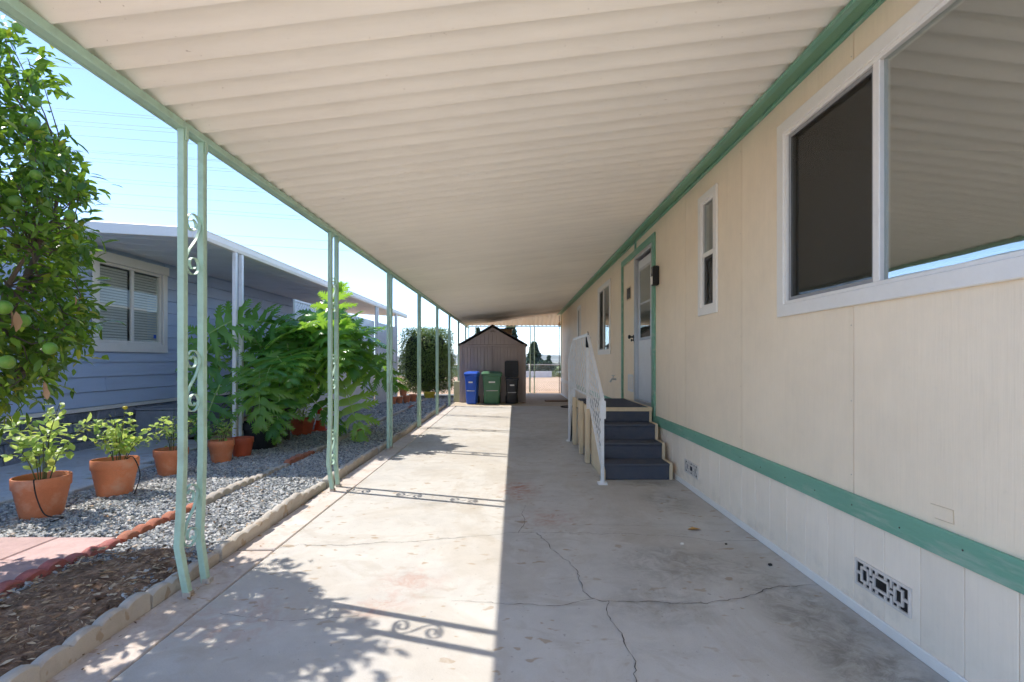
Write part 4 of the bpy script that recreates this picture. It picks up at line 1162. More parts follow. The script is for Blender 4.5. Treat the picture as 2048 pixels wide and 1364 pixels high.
# ================================================================== NEIGHBOUR'S HOUSE
NX = -5.87
nb = empty('neighbor_house', (NX, 8, 0)); tag(nb, 'blue lap sided house with stone base and white framed window', 'house')
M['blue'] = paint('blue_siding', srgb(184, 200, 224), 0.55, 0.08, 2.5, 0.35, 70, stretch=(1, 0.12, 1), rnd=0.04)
M['slate'] = paint('slate_veneer', srgb(136, 140, 150), 0.85, 0.25, 9, 0.9, 40, dist=0.02, rnd=0.25)
NY0, NY1 = 1.2, 16.2
WN = (6.95, 8.22, 1.50, 2.66)     # neighbour's window opening
z = 0.60; sh = 0.205
bd = 0
while z < 2.86:
    segs = [(NY0, NY1)]
    if z + sh > WN[2] - 0.05 and z < WN[3] + 0.05: segs = [(NY0, WN[0] - 0.09), (WN[1] + 0.09, NY1)]
    for a, b in segs:
        ym = 5.2 + 1.9 * (bd % 3) if (b - a) > 6 else None
        for c, d in ([(a, ym - 0.002), (ym + 0.002, b)] if ym and a < ym < b else [(a, b)]):
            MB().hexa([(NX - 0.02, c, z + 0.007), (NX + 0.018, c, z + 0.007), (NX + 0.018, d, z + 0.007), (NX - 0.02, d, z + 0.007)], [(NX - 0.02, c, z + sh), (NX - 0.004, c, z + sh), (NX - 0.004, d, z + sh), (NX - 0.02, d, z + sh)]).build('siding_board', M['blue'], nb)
    z += sh; bd += 1
core = ring(MB(), NX - 0.06, NX - 0.022, NY0, NY1, 0, 2.9, 0.02)
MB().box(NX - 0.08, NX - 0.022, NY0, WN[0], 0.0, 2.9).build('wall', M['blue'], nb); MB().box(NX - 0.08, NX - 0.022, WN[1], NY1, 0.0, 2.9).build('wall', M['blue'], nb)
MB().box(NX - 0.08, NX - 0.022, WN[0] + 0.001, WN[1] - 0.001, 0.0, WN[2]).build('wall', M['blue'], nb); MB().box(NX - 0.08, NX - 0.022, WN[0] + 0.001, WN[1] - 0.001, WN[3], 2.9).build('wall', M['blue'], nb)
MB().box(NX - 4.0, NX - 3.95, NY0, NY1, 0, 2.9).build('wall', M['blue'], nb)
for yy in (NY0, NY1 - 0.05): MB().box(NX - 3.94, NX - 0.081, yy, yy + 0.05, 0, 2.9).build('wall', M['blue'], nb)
MB().box(NX - 4.1, NX + 0.03, NY0 - 0.1, NY1 + 0.1, 2.90, 2.98).build('roof', M['white_trim'], nb, bevel=0.01)
MB().box(NX - 0.021, NX + 0.035, NY0, NY1, 0.545, 0.598).build('water_table', M['white_trim'], nb, bevel=0.004)
stm = [MB().hexa([(0, 0.004, 0.004), (0.03, 0.004, 0.004), (0.036, L - 0.004, 0.004), (0, L - 0.004, 0.004)], [(0, 0.004, 0.128), (0.044, 0.01, 0.126), (0.028, L - 0.008, 0.127), (0, L - 0.004, 0.128)]).mesh('stone', M['slate'], bevel=0.008) for L in (0.3, 0.42, 0.54)]
for r_ in range(4):
    y = 4.6 - 0.17 * (r_ % 2)
    while y < 11.5:
        i = random.randrange(3); L = (0.3, 0.42, 0.54)[i]
        place('stone', stm[i], nb, Matrix.Translation((NX - 0.021 + random.uniform(0, 0.01), y, 0.012 + r_ * 0.132)))
        y += L
MB().box(NX - 0.03, NX - 0.0205, NY0, NY1, 0, 0.545).build('mortar', M['crack'], nb)
nw = MB()
ya, yb, za, zb = WN
nw.box(NX + 0.019, NX + 0.047, ya - 0.10, yb + 0.10, za - 0.13, za)
win = nw.build('window', M['white_trim'], nb, bevel=0.004); win['label'] = 'white framed sliding window with closed blinds'
MB().box(NX + 0.019, NX + 0.050, ya - 0.13, yb + 0.13, zb, zb + 0.14).build('head_casing', M['white_trim'], win, bevel=0.004)
for a, b in ((ya - 0.10, ya), (yb, yb + 0.10)): MB().box(NX + 0.019, NX + 0.044, a, b, za + 0.001, zb - 0.001).build('side_casing', M['white_trim'], win, bevel=0.004)
ring(MB(), NX - 0.05, NX + 0.016, ya + 0.001, yb - 0.001, za + 0.001, zb - 0.001, 0.04).build('inner_frame', M['white_trim'], win, bevel=0.003)
ym = (ya + yb) / 2 + 0.02
MB().box(NX - 0.03, NX + 0.01, ym - 0.025, ym + 0.025, za + 0.042, zb - 0.042).build('mullion', M['white_trim'], win, bevel=0.003)
MB().box(NX - 0.012, NX - 0.008, ya + 0.04, ym - 0.026, za + 0.041, zb - 0.041).build('pane', M['glass_clear'], win)
MB().box(NX - 0.012, NX - 0.008, ym + 0.026, yb - 0.04, za + 0.041, zb - 0.041).build('pane', M['glass_clear'], win)
sl = MB().box(-0.002, 0.002, 0, 0.55, -0.0155, 0.0155).mesh('blind_slat', M['white_trim'])
nslat = 26
for i in range(nslat):
    for a in (ya + 0.045, ym + 0.03):
        place('blind_slat', sl, win, Matrix.Translation((NX - 0.036, a, za + 0.06 + i * (zb - za - 0.1) / nslat)) @ Matrix.Rotation(R(-14), 4, 'Y'))
MB().box(NX - 3.9, NX - 0.6, ya - 0.5, yb + 0.5, 0.6, 2.8).build('inner_wall', M['plaster'], nb)
MB().box(NX - 0.0075, NX - 0.0065, yb - 0.16, yb - 0.10, za + 0.10, za + 0.16).build('sticker', M['bin_blue'], win)
# box step of grey boards against the neighbour's wall
bx = empty('plank_box', (NX + 0.5, 8.2, 0)); tag(bx, 'low grey plank box against the stone base behind the pots', 'box')
M['grey_wood'] = paint('grey_boards', srgb(140, 144, 152), 0.8, 0.2, 6, 0.5, 50, stretch=(1, 0.2, 1))
for i in range(3): MB().box(NX + 0.75, NX + 0.78, 7.6, 8.9, 0.03 + i * 0.15, 0.17 + i * 0.15).build('board', M['grey_wood'], bx, bevel=0.004)
for yy in (7.6, 8.87): MB().box(NX + 0.05, NX + 0.749, yy, yy + 0.03, 0.03, 0.47).build('board', M['grey_wood'], bx, bevel=0.004)
MB().box(NX + 0.05, NX + 0.80, 7.58, 8.92, 0.481, 0.51).build('board', M['grey_wood'], bx, bevel=0.004)

na = empty('patio_awning', (-3.75, 10, 2.7)); tag(na, 'grey awning with white gutter along the blue house', 'awning')
M['grey_roof'] = paint('grey_awning_underside', srgb(222, 226, 230), 0.5, 0.08, 2, 0.05, 60, stretch=(0.2, 1, 1))
AY0, AY1 = 5.92, 17.2
npan = 28; pw = (AY1 - AY0) / npan
apm = MB().hexa([(-3.80, 0.004, 2.745), (NX + 0.02, 0.004, 2.865), (NX + 0.02, pw - 0.004, 2.865), (-3.80, pw - 0.004, 2.745)], [(-3.80, 0.004, 2.785), (NX + 0.02, 0.004, 2.895), (NX + 0.02, pw - 0.004, 2.895), (-3.80, pw - 0.004, 2.785)]).mesh('awning_pan', M['grey_roof'], bevel=0.006)
for i in range(npan): place('awning_pan', apm, na, Matrix.Translation((0, AY0 + i * pw, 0)))
MB().prism([(-3.81, 2.70), (-3.74, 2.70), (-3.725, 2.74), (-3.725, 2.80), (-3.715, 2.815), (-3.81, 2.815)], 'y', AY0 - 0.06, AY1 + 0.02).build('gutter', M['white_trim'], na, bevel=0.004)
MB().hexa([(-3.812, AY0 - 0.06, 2.70), (NX + 0.02, AY0 - 0.06, 2.81), (NX + 0.02, AY0 - 0.005, 2.81), (-3.812, AY0 - 0.005, 2.70)], [(-3.812, AY0 - 0.06, 2.82), (NX + 0.02, AY0 - 0.06, 2.95), (NX + 0.02, AY0 - 0.005, 2.95), (-3.812, AY0 - 0.005, 2.82)]).build('front_fascia', M['white_trim'], na, bevel=0.004)
for k, (yc, lab) in enumerate(((6.75, 'white double post at the philodendron in front of the blue house'), (13.55, 'white double post rising from the lattice near its far end'), (15.75, 'farthest white double post at the end of the lattice screen'))):
    e = empty('white_post', (-3.76, yc, 0)); tag(e, lab, 'post', 'white posts of the neighbouring awning')
    for s in (-1, 1): square_tube(MB(), [(-3.77, yc + s * 0.075, -0.02), (-3.77, yc + s * 0.075, 2.699)], 0.05).build('post', M['white_metal'], e, bevel=0.004)

lat = empty('lattice_screen', (-3.78, 12, 0)); tag(lat, 'white lattice privacy screen under the grey awning edge', 'lattice')
def lattice(y0, y1, z0, z1, pitch, w):
    mb = MB(); H = z1 - z0; L = y1 - y0
    for s in (1, -1):
        c = -H
        while c < L:
            # a diagonal slat from (c, 0) to (c+H, H), clipped to the panel
            t0 = max(0, -c); t1 = min(H, L - c)
            if t1 - t0 > 0.03:
                a, b = c + t0, c + t1
                if s < 0: a, b = L - a, L - b
                x = -3.80 + (0.004 if s > 0 else -0.004)
                d = Vector((0, b - a, t1 - t0)).normalized(); nn = Vector((0, -d.z, d.y)) * w / 2
                p, q = Vector((x, y0 + a, z0 + t0)), Vector((x, y0 + b, z0 + t1)); ex = Vector((0.0035, 0, 0))
                mb.hexa([p - nn - ex, p + nn - ex, p + nn + ex, p - nn + ex], [q - nn - ex, q + nn - ex, q + nn + ex, q - nn + ex])
            c += pitch
    tag(mb.build('lattice_panel', M['white_metal'], lat), kind='stuff')
for a, b in ((8.55, 10.9), (10.96, 13.35), (13.75, 15.6)):
    lattice(a, b, 0.06, 2.26, 0.095, 0.045)
    for yy in (a - 0.02, b - 0.02): MB().box(-3.82, -3.785, yy, yy + 0.04, 0.0, 2.30).build('lattice_post', M['white_metal'], lat, bevel=0.004)
    MB().box(-3.82, -3.785, a + 0.021, b - 0.021, 2.262, 2.30).build('lattice_rail', M['white_metal'], lat, bevel=0.004)
    MB().box(-3.82, -3.785, a + 0.021, b - 0.021, 0.025, 0.06).build('lattice_rail', M['white_metal'], lat, bevel=0.004)
    MB().box(-3.82, -3.785, a + 0.021, b - 0.021, 1.15, 1.18).build('lattice_rail', M['white_metal'], lat, bevel=0.004)
# ================================================================== PLANTS
LV = np.array([(0, 0, 0), (.18, .13, .03), (.18, 0, 0), (.18, -.13, .03), (.5, .22, .05), (.5, 0, 0), (.5, -.22, .05), (.8, .13, .0), (.8, 0, -.04), (.8, -.13, .0), (1, 0, -.10)], float)
LF = np.array([(0, 2, 1), (0, 3, 2), (1, 2, 5), (1, 5, 4), (2, 3, 6), (2, 6, 5), (4, 5, 8), (4, 8, 7), (5, 6, 9), (5, 9, 8), (7, 8, 10), (8, 9, 10)])
QV = np.array([(0, 0, 0), (.45, .28, .06), (1, 0, -.05), (.45, -.28, .06)], float)
QF = np.array([(0, 3, 1), (3, 2, 1)])
M['citrus'] = leaf_mat('citrus_leaf', srgb(50, 92, 38), srgb(130, 168, 64), 0.24, 0.35, srgb(150, 185, 40), yellow=srgb(170, 172, 60))
M['citrus_obj'] = leaf_mat('citrus_leaf_single', srgb(52, 96, 40), srgb(136, 174, 68), 0.22, 0.35, srgb(150, 185, 40), per='object', yellow=srgb(175, 172, 60))
M['rose_leaf'] = leaf_mat('rose_leaf', srgb(136, 178, 80), srgb(204, 222, 124), 0.4, 0.48, srgb(228, 240, 130), yellow=srgb(190, 180, 70))
M['hedge_leaf'] = leaf_mat('hedge_leaf', srgb(52, 80, 36), srgb(124, 152, 66), 0.4, 0.3, srgb(150, 170, 60))
M['dark_leaf'] = leaf_mat('conifer_leaf', srgb(26, 46, 34), srgb(52, 78, 50), 0.6, 0.15)
M['bush_leaf'] = leaf_mat('bush_leaf', srgb(60, 84, 44), srgb(124, 142, 74), 0.5, 0.25)
def philo_mat():
    t = NT('philodendron_leaf')
    g = t.n('NewGeometry'); t.geo = g
    rnd = t.n('ObjectInfo').outputs['Random']
    c = t.ramp(rnd, [(0.0, srgb(66, 124, 66)), (0.55, srgb(98, 158, 72)), (1.0, srgb(160, 202, 86))])
    c = t.mix(t.math('MULTIPLY', t.noise(14, 4), 0.3), c, srgb(38, 82, 42))
    uv = t.n('TexCoord').outputs['Object']
    nm = t.bump(t.noise(26, 3, 0.5, uv), 0.3, 0.01)
    p = t.principled(c, 0.22, nm, 0.6)
    tr = t.n('BsdfTranslucent', {'Color': t.mix(0.6, c, srgb(176, 216, 60))}).outputs[0]
    return t.done(t.n('MixShader', {0: 0.48, 1: p, 2: tr}).outputs[0])
M['philo'] = philo_mat()
M['vein'] = paint('pale_vein', srgb(150, 180, 90), 0.4, 0.1, 10, 0, 50)
M['petiole'] = paint('philodendron_stalk', srgb(96, 124, 52), 0.5, 0.25, 9, 0.2, 60)

# ------------------------------------------------------------------ citrus tree
def citrus():
    e = empty('citrus_tree', (-3.35, 2.85, 0)); tag(e, 'citrus tree with glossy leaves and green fruit at the left edge', 'tree')
    edge_y = [40, 70, 130, 200, 260, 330, 370, 440, 500, 560, 620, 680, 730, 780, 830, 870]
    edge_x = [10, 70, 96, 78, 100, 150, 166, 150, 166, 158, 170, 168, 150, 112, 70, -20]
    C = np.array((-3.25, 2.80, 2.0)); Rd = np.array((0.98, 0.86, 1.16))
    cs = []
    while len(cs) < 980:
        d = unit(1)[0]; r = rng.uniform(0.35, 1.0) ** 0.5
        p = C + d * Rd * r
        px = VX + FPX * p[0] / p[1]; py = VY - FPX * (p[2] - CAM_H) / p[1]
        if px > np.interp(py, edge_y, edge_x) or py > 850: continue
        # gaps: a coarse pattern of missing clumps
        if math.sin(p[0] * 7 + 1) * math.sin(p[1] * 6 + 2) * math.sin(p[2] * 6.5) > 0.40: continue
        cs.append(p)
    cs = np.array(cs)
    base = np.array((-3.35, 2.85, 0.75))
    # wood: trunk, limbs, twigs
    tr = MB().tube([(-3.35, 2.85, -0.05), (-3.36, 2.86, 0.35), (-3.33, 2.84, 0.75)], [0.075, 0.062, 0.055], 10).build('trunk', M['bark'], e, smooth=True)
    wood = MB()
    limbs = []
    for k in range(9):
        a = k * 2.4 + 0.4; el = 0.5 + 0.5 * (k % 3)
        tip = C + np.array((math.cos(a) * 0.62, math.sin(a) * 0.6, -0.5 + 0.36 * (k % 4)))
        mid = (base + tip) / 2 + np.array((math.cos(a) * 0.12, math.sin(a) * 0.12, 0.12))
        pts = [base, base * 0.5 + mid * 0.5 + rng.normal(0, 0.02, 3), mid, mid * 0.5 + tip * 0.5 + rng.normal(0, 0.03, 3), tip]
        wood.tube(pts, [0.035, 0.028, 0.02, 0.013, 0.007], 7); limbs += pts[1:]
    L = np.array(limbs)
    for p in cs[::2]:
        j = np.argmin(np.linalg.norm(L - p, axis=1))
        m = (L[j] + p) / 2 + rng.normal(0, 0.04, 3)
        wood.tube([L[j], m, p], [0.006, 0.004, 0.002], 5)
    tag(wood.build('branches', M['bark'], e, smooth=True), kind='stuff')
    # leaves
    per = 15
    pos = np.repeat(cs, per, 0) + rng.normal(0, 0.045, (len(cs) * per, 3))
    out = np.repeat((cs - C) / Rd, per, 0)
    n = len(pos)
    d = out * 0.7 + unit(n) * 0.9 + np.array((0, 0, -0.15))
    up = np.array((-0.35, 0.1, 1.0)) + unit(n) * 0.6 + out * 0.3
    s = rng.uniform(0.05, 0.10, n)
    A, P = frames(pos, d, up, np.stack([s, s * rng.uniform(0.7, 1.0, n), s], 1))
    px = VX + FPX * P[:, 0] / P[:, 1]; py = VY - FPX * (P[:, 2] - CAM_H) / P[:, 1]
    vis = (px > 5) & (px < 230) & (py > 10) & (py < 870)
    order = np.argsort(np.where(vis, P[:, 1], 99))[:300]
    single = np.zeros(n, bool); single[order] = True
    crown = link(bpy.data.objects.new('crown', scatter('crown', LV, LF, A[~single], P[~single], M['citrus'], True)), e)
    tag(crown, kind='stuff')
    lm = np_mesh('leaf', LV, LF, M['citrus_obj'], True)
    for i in order: place('leaf', lm, e, m4(A[i], P[i]))
    fm = MB().lathe([(0.004, -0.037), (0.016, -0.034), (0.028, -0.024), (0.035, -0.008), (0.036, 0.006), (0.03, 0.022), (0.018, 0.034), (0.006, 0.0355)], n=16)
    M['fruit'] = paint('green_citrus_peel', srgb(92, 132, 44), 0.42, 0.2, 30, 0.6, 260, dirt=srgb(140, 150, 70), dirt_amt=0.6, dirt_scale=25, rnd=0.2)
    fme = fm.mesh('fruit', M['fruit'], smooth=True)
    for (x, y, Y, k) in ((70, 203, 2.55, 1), (67, 248, 2.5, 1), (30, 402, 2.4, .95), (8, 615, 2.35, 1.15), (46, 641, 2.4, 1.1), (100, 697, 2.45, 1.05), (14, 724, 2.35, 1.15), (36, 55, 2.6, 0.9), (72, 350, 2.5, .9), (60, 380, 2.6, .8), (140, 430, 2.5, .85)):
        place('fruit', fme, e, Matrix.Translation(dp(x, y, Y)) @ Matrix.Rotation(random.uniform(0, 6), 4, 'Z') @ Matrix.Rotation(random.uniform(-.4, .4), 4, 'X') @ Matrix.Scale(k * 0.78, 4))
    dl = np_mesh('dry_leaf', LV, LF, M['litter'], True)
    for (x, y, s) in ((22, 620, 0.09), (32, 622, 0.1), (88, 762, 0.07), (92, 775, 0.06), (150, 590, 0.05)):
        q = dp(x, y, 2.33)
        place('dry_leaf', dl, e, Matrix.Translation(q) @ Matrix.Rotation(R(85), 4, 'Y') @ Matrix.Rotation(random.uniform(-1, 1), 4, 'X') @ Matrix.Scale(s, 4))
citrus()

# ------------------------------------------------------------------ pots
def pot(x, y, r, h, mat, label, cat='flower pot', name='flower_pot', grp='terracotta pots along the walk', base_r=0.71, tilt=0.0, soil=True, tube=None, z=0.0, n=32):
    e = empty(name, (x, y, z)); tag(e, label, cat, grp)
    b = r * base_r
    prof = [(b, 0.0), (b + (r - b) * 0.78, h * 0.72), (b + (r - b) * 0.80, h * 0.73), (r * 0.98, h * 0.735), (r * 0.99, h * 0.745), (r, h * 0.985), (r * 0.99, h), (r * 0.945, h), (r * 0.93, h * 0.98), (r * 0.88, h * 0.80)]
    mb = MB().lathe(prof, (0, 0, 0), n)
    mb.f.pop()  # open top
    o = mb.build('pot_body', mat, e, smooth=True, angle=30); o.matrix_parent_inverse = Matrix.Identity(4); o.rotation_euler = (R(tilt), R(tilt * 0.6), 0)
    if soil:
        pts = [(0, 0, h * 0.82)] + [(r * 0.895 * math.cos(2 * math.pi * i / 20), r * 0.895 * math.sin(2 * math.pi * i / 20), h * 0.80 + random.uniform(-0.006, 0.006)) for i in range(20)]
        o = MB().add(pts, [(0, i + 1, (i + 1) % 20 + 1) for i in range(20)]).build('soil', M['soil'], e, smooth=True); o.matrix_parent_inverse = Matrix.Identity(4)
    if tube:
        o = MB().tube(tube, 0.005, 6).build('drip_tube', M['rubber'], e, smooth=True); o.matrix_parent_inverse = Matrix.Identity(4)
    return e
def arc(pts, n=8):
    P = [Vector(p) for p in pts]; out = []
    for i in range(len(P) - 1):
        p0, p1, p2, p3 = P[max(i - 1, 0)], P[i], P[i + 1], P[min(i + 2, len(P) - 1)]
        for k in range(n):
            t = k / n
            out.append(0.5 * ((2 * p1) + (-p0 + p2) * t + (2 * p0 - 5 * p1 + 4 * p2 - p3) * t * t + (-p0 + 3 * p1 - 3 * p2 + p3) * t ** 3))
    out.append(P[-1]); return out
pot(-3.80, 3.98, 0.185, 0.32, M['terracotta'], 'terracotta plastic pot nearest the camera holding a pale green rose', tube=arc([(0.04, -0.08, 0.26), (0.10, -0.17, 0.325), (0.14, -0.19, 0.2), (0.20, -0.18, 0.06), (0.30, -0.14, 0.03), (0.27, -0.22, 0.02)]))
pot(-3.73, 4.62, 0.185, 0.33, M['terracotta'], 'terracotta plastic pot second from the left with black drip tube', tilt=-2, tube=arc([(0.10, -0.05, 0.28), (0.20, -0.05, 0.36), (0.28, -0.06, 0.2), (0.26, -0.1, 0.03)]))
pot(-3.76, 5.42, 0.165, 0.28, M['terracotta'], 'small terracotta pot third from the left, partly behind the mint post')
pot(-3.60, 6.08, 0.145, 0.27, M['terracotta'], 'small terracotta pot just right of the nearest mint post')
pot(-3.55, 6.45, 0.14, 0.24, M['terracotta_dark'], 'dark red pot tucked behind the pot right of the mint post')
pot(-3.58, 8.32, 0.225, 0.27, M['terracotta_dark'], 'six sided red planter beside the traffic cone', n=6, base_r=0.72)
pot(-3.60, 7.05, 0.27, 0.38, M['rubber'], 'big black nursery pot under the dark philodendron', grp='plant pots by the philodendron')
for k, (x, y, z, s, lab) in enumerate(((-3.42, 13.9, 0.0, 1.0, 'leftmost small empty terracotta pot at the lattice end'), (-3.27, 14.05, 0.0, 1.0, 'second small empty terracotta pot in the row at the lattice end'), (-3.13, 14.35, 0.0, 1.05, 'third small empty terracotta pot in the row at the lattice end'),
                                       (-3.02, 14.7, 0.0, 1.1, 'rightmost small empty terracotta pot at the lattice end'), (-3.24, 14.42, 0.21, 1.2, 'terracotta pot stacked on top of the small empty pots'))):
    pot(x, y, 0.105 * s, 0.21 * s, M['terracotta'], lab, grp='small empty pots at the lattice end', soil=False)
    if z: bpy.data.objects[[o.name for o in COL.objects if o.name.startswith('flower_pot')][-1]].location.z = z
M['yellow_pot'] = paint('yellow_glaze', srgb(196, 176, 60), 0.4, 0.1, 8, 0.1, 60)
pot(-2.75, 16.0, 0.19, 0.22, M['yellow_pot'], 'yellow pot on the ground under the trimmed hedge')

# ------------------------------------------------------------------ rose bushes in the pots
def rose(x, y, z, h, spread, n_st, label, lpn=26, ls=0.045, seed=1, flower=False):
    r2 = np.random.default_rng(seed)
    e = empty('rose_bush', (x, y, z)); tag(e, label, 'shrub', 'young roses in terracotta pots')
    st = MB(); P, D = [], []
    for k in range(n_st):
        a = 2 * math.pi * k / n_st + r2.uniform(-0.4, 0.4); lean = r2.uniform(0.3, 1.0) * spread
        hh = h * r2.uniform(0.6, 1.05)
        tip = Vector((x + lean * math.cos(a), y + lean * math.sin(a) * 0.8, z + hh))
        mid = Vector((x + lean * 0.35 * math.cos(a), y + lean * 0.3 * math.sin(a), z + hh * 0.55))
        pts = arc([(x + 0.03 * math.cos(a), y + 0.03 * math.sin(a), z - 0.03), mid, tip], 7)
        st.tube(pts, [0.005 - 0.003 * i / (len(pts) - 1) for i in range(len(pts))], 6)
        for i in range(lpn):
            t = r2.uniform(0.35, 1.0); q = pts[min(int(t * (len(pts) - 1)), len(pts) - 1)]
            off = Vector(r2.normal(0, 1, 3)); off.normalize(); off.z *= 0.5
            c = q + off * r2.uniform(0.02, 0.10)
            for j in range(3):
                P.append(c + Vector(r2.normal(0, 0.02, 3))); dd = off + Vector(r2.normal(0, 0.6, 3)); D.append(dd)
    st.build('stem', M['twig'], e, smooth=True)
    P = np.array(P); D = np.array(D); n = len(P)
    s = r2.uniform(ls * 0.6, ls * 1.25, n)
    LVr = LV * np.array((1, 1.45, 1))
    A, p = frames(P, D, np.array((0, 0, 1.0)) + unit(n) * 0.55, s)
    tag(link(bpy.data.objects.new('foliage', scatter('foliage', LVr, LF, A, p, M['rose_leaf'], True)), e), kind='stuff')
    if flower:
        q = Vector((x + spread * 0.15, y, z + h * 1.1))
        MB().tube([Vector((x, y, z)), q], [0.005, 0.003], 6).build('flower_stem', M['twig'], e)
        MB().lathe([(0.006, 0), (0.02, 0.012), (0.022, 0.026), (0.012, 0.034)], tuple(q), 9).build('flower_head', M['yellow_pot'], e, smooth=True)
rose(-3.76, 3.95, 0.27, 0.68, 0.42, 7, 'pale green rose bush in the pot nearest the camera', 10, 0.08, 3)
rose(-3.70, 4.62, 0.28, 0.46, 0.44, 8, 'pale green rose bush with a dry yellow bloom in the second pot', 15, 0.058, 5, flower=True)
rose(-3.74, 5.42, 0.25, 0.46, 0.30, 6, 'sparse rose bush in the third pot behind the mint post', 12, 0.04, 8)
rose(-3.58, 6.08, 0.23, 0.26, 0.22, 5, 'small leafy plant in the pot right of the mint post', 9, 0.045, 11)
rose(-3.58, 8.32, 0.22, 0.34, 0.24, 6, 'small plant growing in the six sided red planter', 9, 0.05, 17)

cone = empty('traffic_cone', (-3.44, 8.75, 0)); tag(cone, 'orange traffic cone with white collar beside the red planter', 'traffic cone')
M['orange'] = paint('orange_cone', srgb(220, 78, 34), 0.5, 0.1, 8, 0.1, 60, dirt=srgb(140, 70, 45), dirt_amt=0.3)
MB().lathe([(0.098, 0.02), (0.068, 0.19)], (-3.44, 8.75, 0), 20).build('cone_base', M['orange'], cone, smooth=True, angle=40)
MB().lathe([(0.0695, 0.191), (0.050, 0.30)], (-3.44, 8.75, 0), 20).build('collar', M['white_trim'], cone, smooth=True, angle=40)
MB().lathe([(0.049, 0.301), (0.026, 0.43), (0.018, 0.44)], (-3.44, 8.75, 0), 20).build('cone_tip', M['orange'], cone, smooth=True, angle=40)
MB().box(-3.57, -3.31, 8.62, 8.88, 0.0, 0.022).build('foot', M['orange'], cone, bevel=0.006)

# ------------------------------------------------------------------ philodendrons
def philo_leaf(seed):
    r2 = random.Random(seed)
    V, F, mi = [], [], []
    def mz(x): return -0.30 * x * x + 0.06 * x
    def lobe(t, ang, L, w, side):
        """one finger of the blade: a web towards the midrib, then a narrow strip with pointed side lobelets"""
        ox, oz = t, mz(t)
        ca, sa = math.cos(ang), math.sin(ang) * side
        bend = r2.uniform(-0.05, 0.22)
        dro = r2.uniform(0.12, 0.38)
        def P(u, v):
            # v positive is towards the leaf tip
            cx, cy = u * L, v + bend * u * u * L
            z = oz + 0.10 * math.sin(u * 2.2) * L - dro * u * u * L - abs(v) * 0.22
            V.append((ox + cx * ca + cy * abs(sa) if side else 0, cx * sa - cy * ca * side, z)); return len(V) - 1
        us = [0, .22, .42, .56, .70, .84, 1.0]
        hw = [.62, .58, .34, .30, .25, .17, 0.0]
        C_ = [P(u, 0) for u in us]; S_ = {k: [P(u, k * h * w) for u, h in zip(us, hw)] for k in (1, -1)}
        for i in range(len(us) - 1):
            for k in (1, -1):
                q = (C_[i], C_[i + 1], S_[k][i + 1], S_[k][i]); F.append(q if k > 0 else q[::-1]); mi.append(0)
        for j, (u0, u1) in enumerate(((.36, .53), (.53, .67), (.67, .80), (.80, .92))):
            for k in (1, -1):
                ln = w * (0.82 - 0.13 * j) * r2.uniform(0.75, 1.2)
                h0 = np.interp(u0, us, hw) * w * 0.9; h1 = np.interp(u1, us, hw) * w * 0.9
                tip = P(u1 + 0.5 * ln / L, k * (h1 + ln * 0.85)); a_, b_ = P(u0, k * h0), P(u1, k * h1); m_ = P((u0 + u1) / 2 + 0.55 * ln / L, k * (h0 + ln * 0.35))
                q = (a_, b_, m_, tip)
                F.append((a_, b_, tip) if k > 0 else (a_, tip, b_)); mi.append(0)
    N = 7
    for side in (1, -1):
        for i in range(N):
            f = i / (N - 1)
            t = -0.02 + 0.84 * f
            ang = R(140 - 116 * f + r2.uniform(-6, 6))
            L = (0.46 + 0.14 * math.sin(math.pi * min(1, f * 1.3)) - 0.20 * f * f) * r2.uniform(0.9, 1.1)
            lobe(t, ang, L, 0.124 - 0.028 * f, side)
    lobe(0.80, 0.0, 0.28, 0.11, 1)
    b = len(V)
    for i in range(9):
        x = i / 8 * 0.9; w = 0.013 * (1 - i / 10)
        V += [(x, -w, mz(x) + 0.006), (x, w, mz(x) + 0.006), (x, 0, mz(x) + 0.016 - i * 0.001)]
        if i:
            a = b + 3 * (i - 1); c = b + 3 * i
            for p, q in ((0, 2), (2, 1)): F.append((a + p, a + q, c + q, c + p)); mi.append(1)
    me = bpy.data.meshes.new('leaf'); me.from_pydata(V, [], F); me.update()
    me.materials.append(M['philo']); me.materials.append(M['vein'])
    me.polygons.foreach_set('material_index', mi)
    me.shade_smooth()
    return me
PL = [philo_leaf(s) for s in (1, 2, 3, 4)]
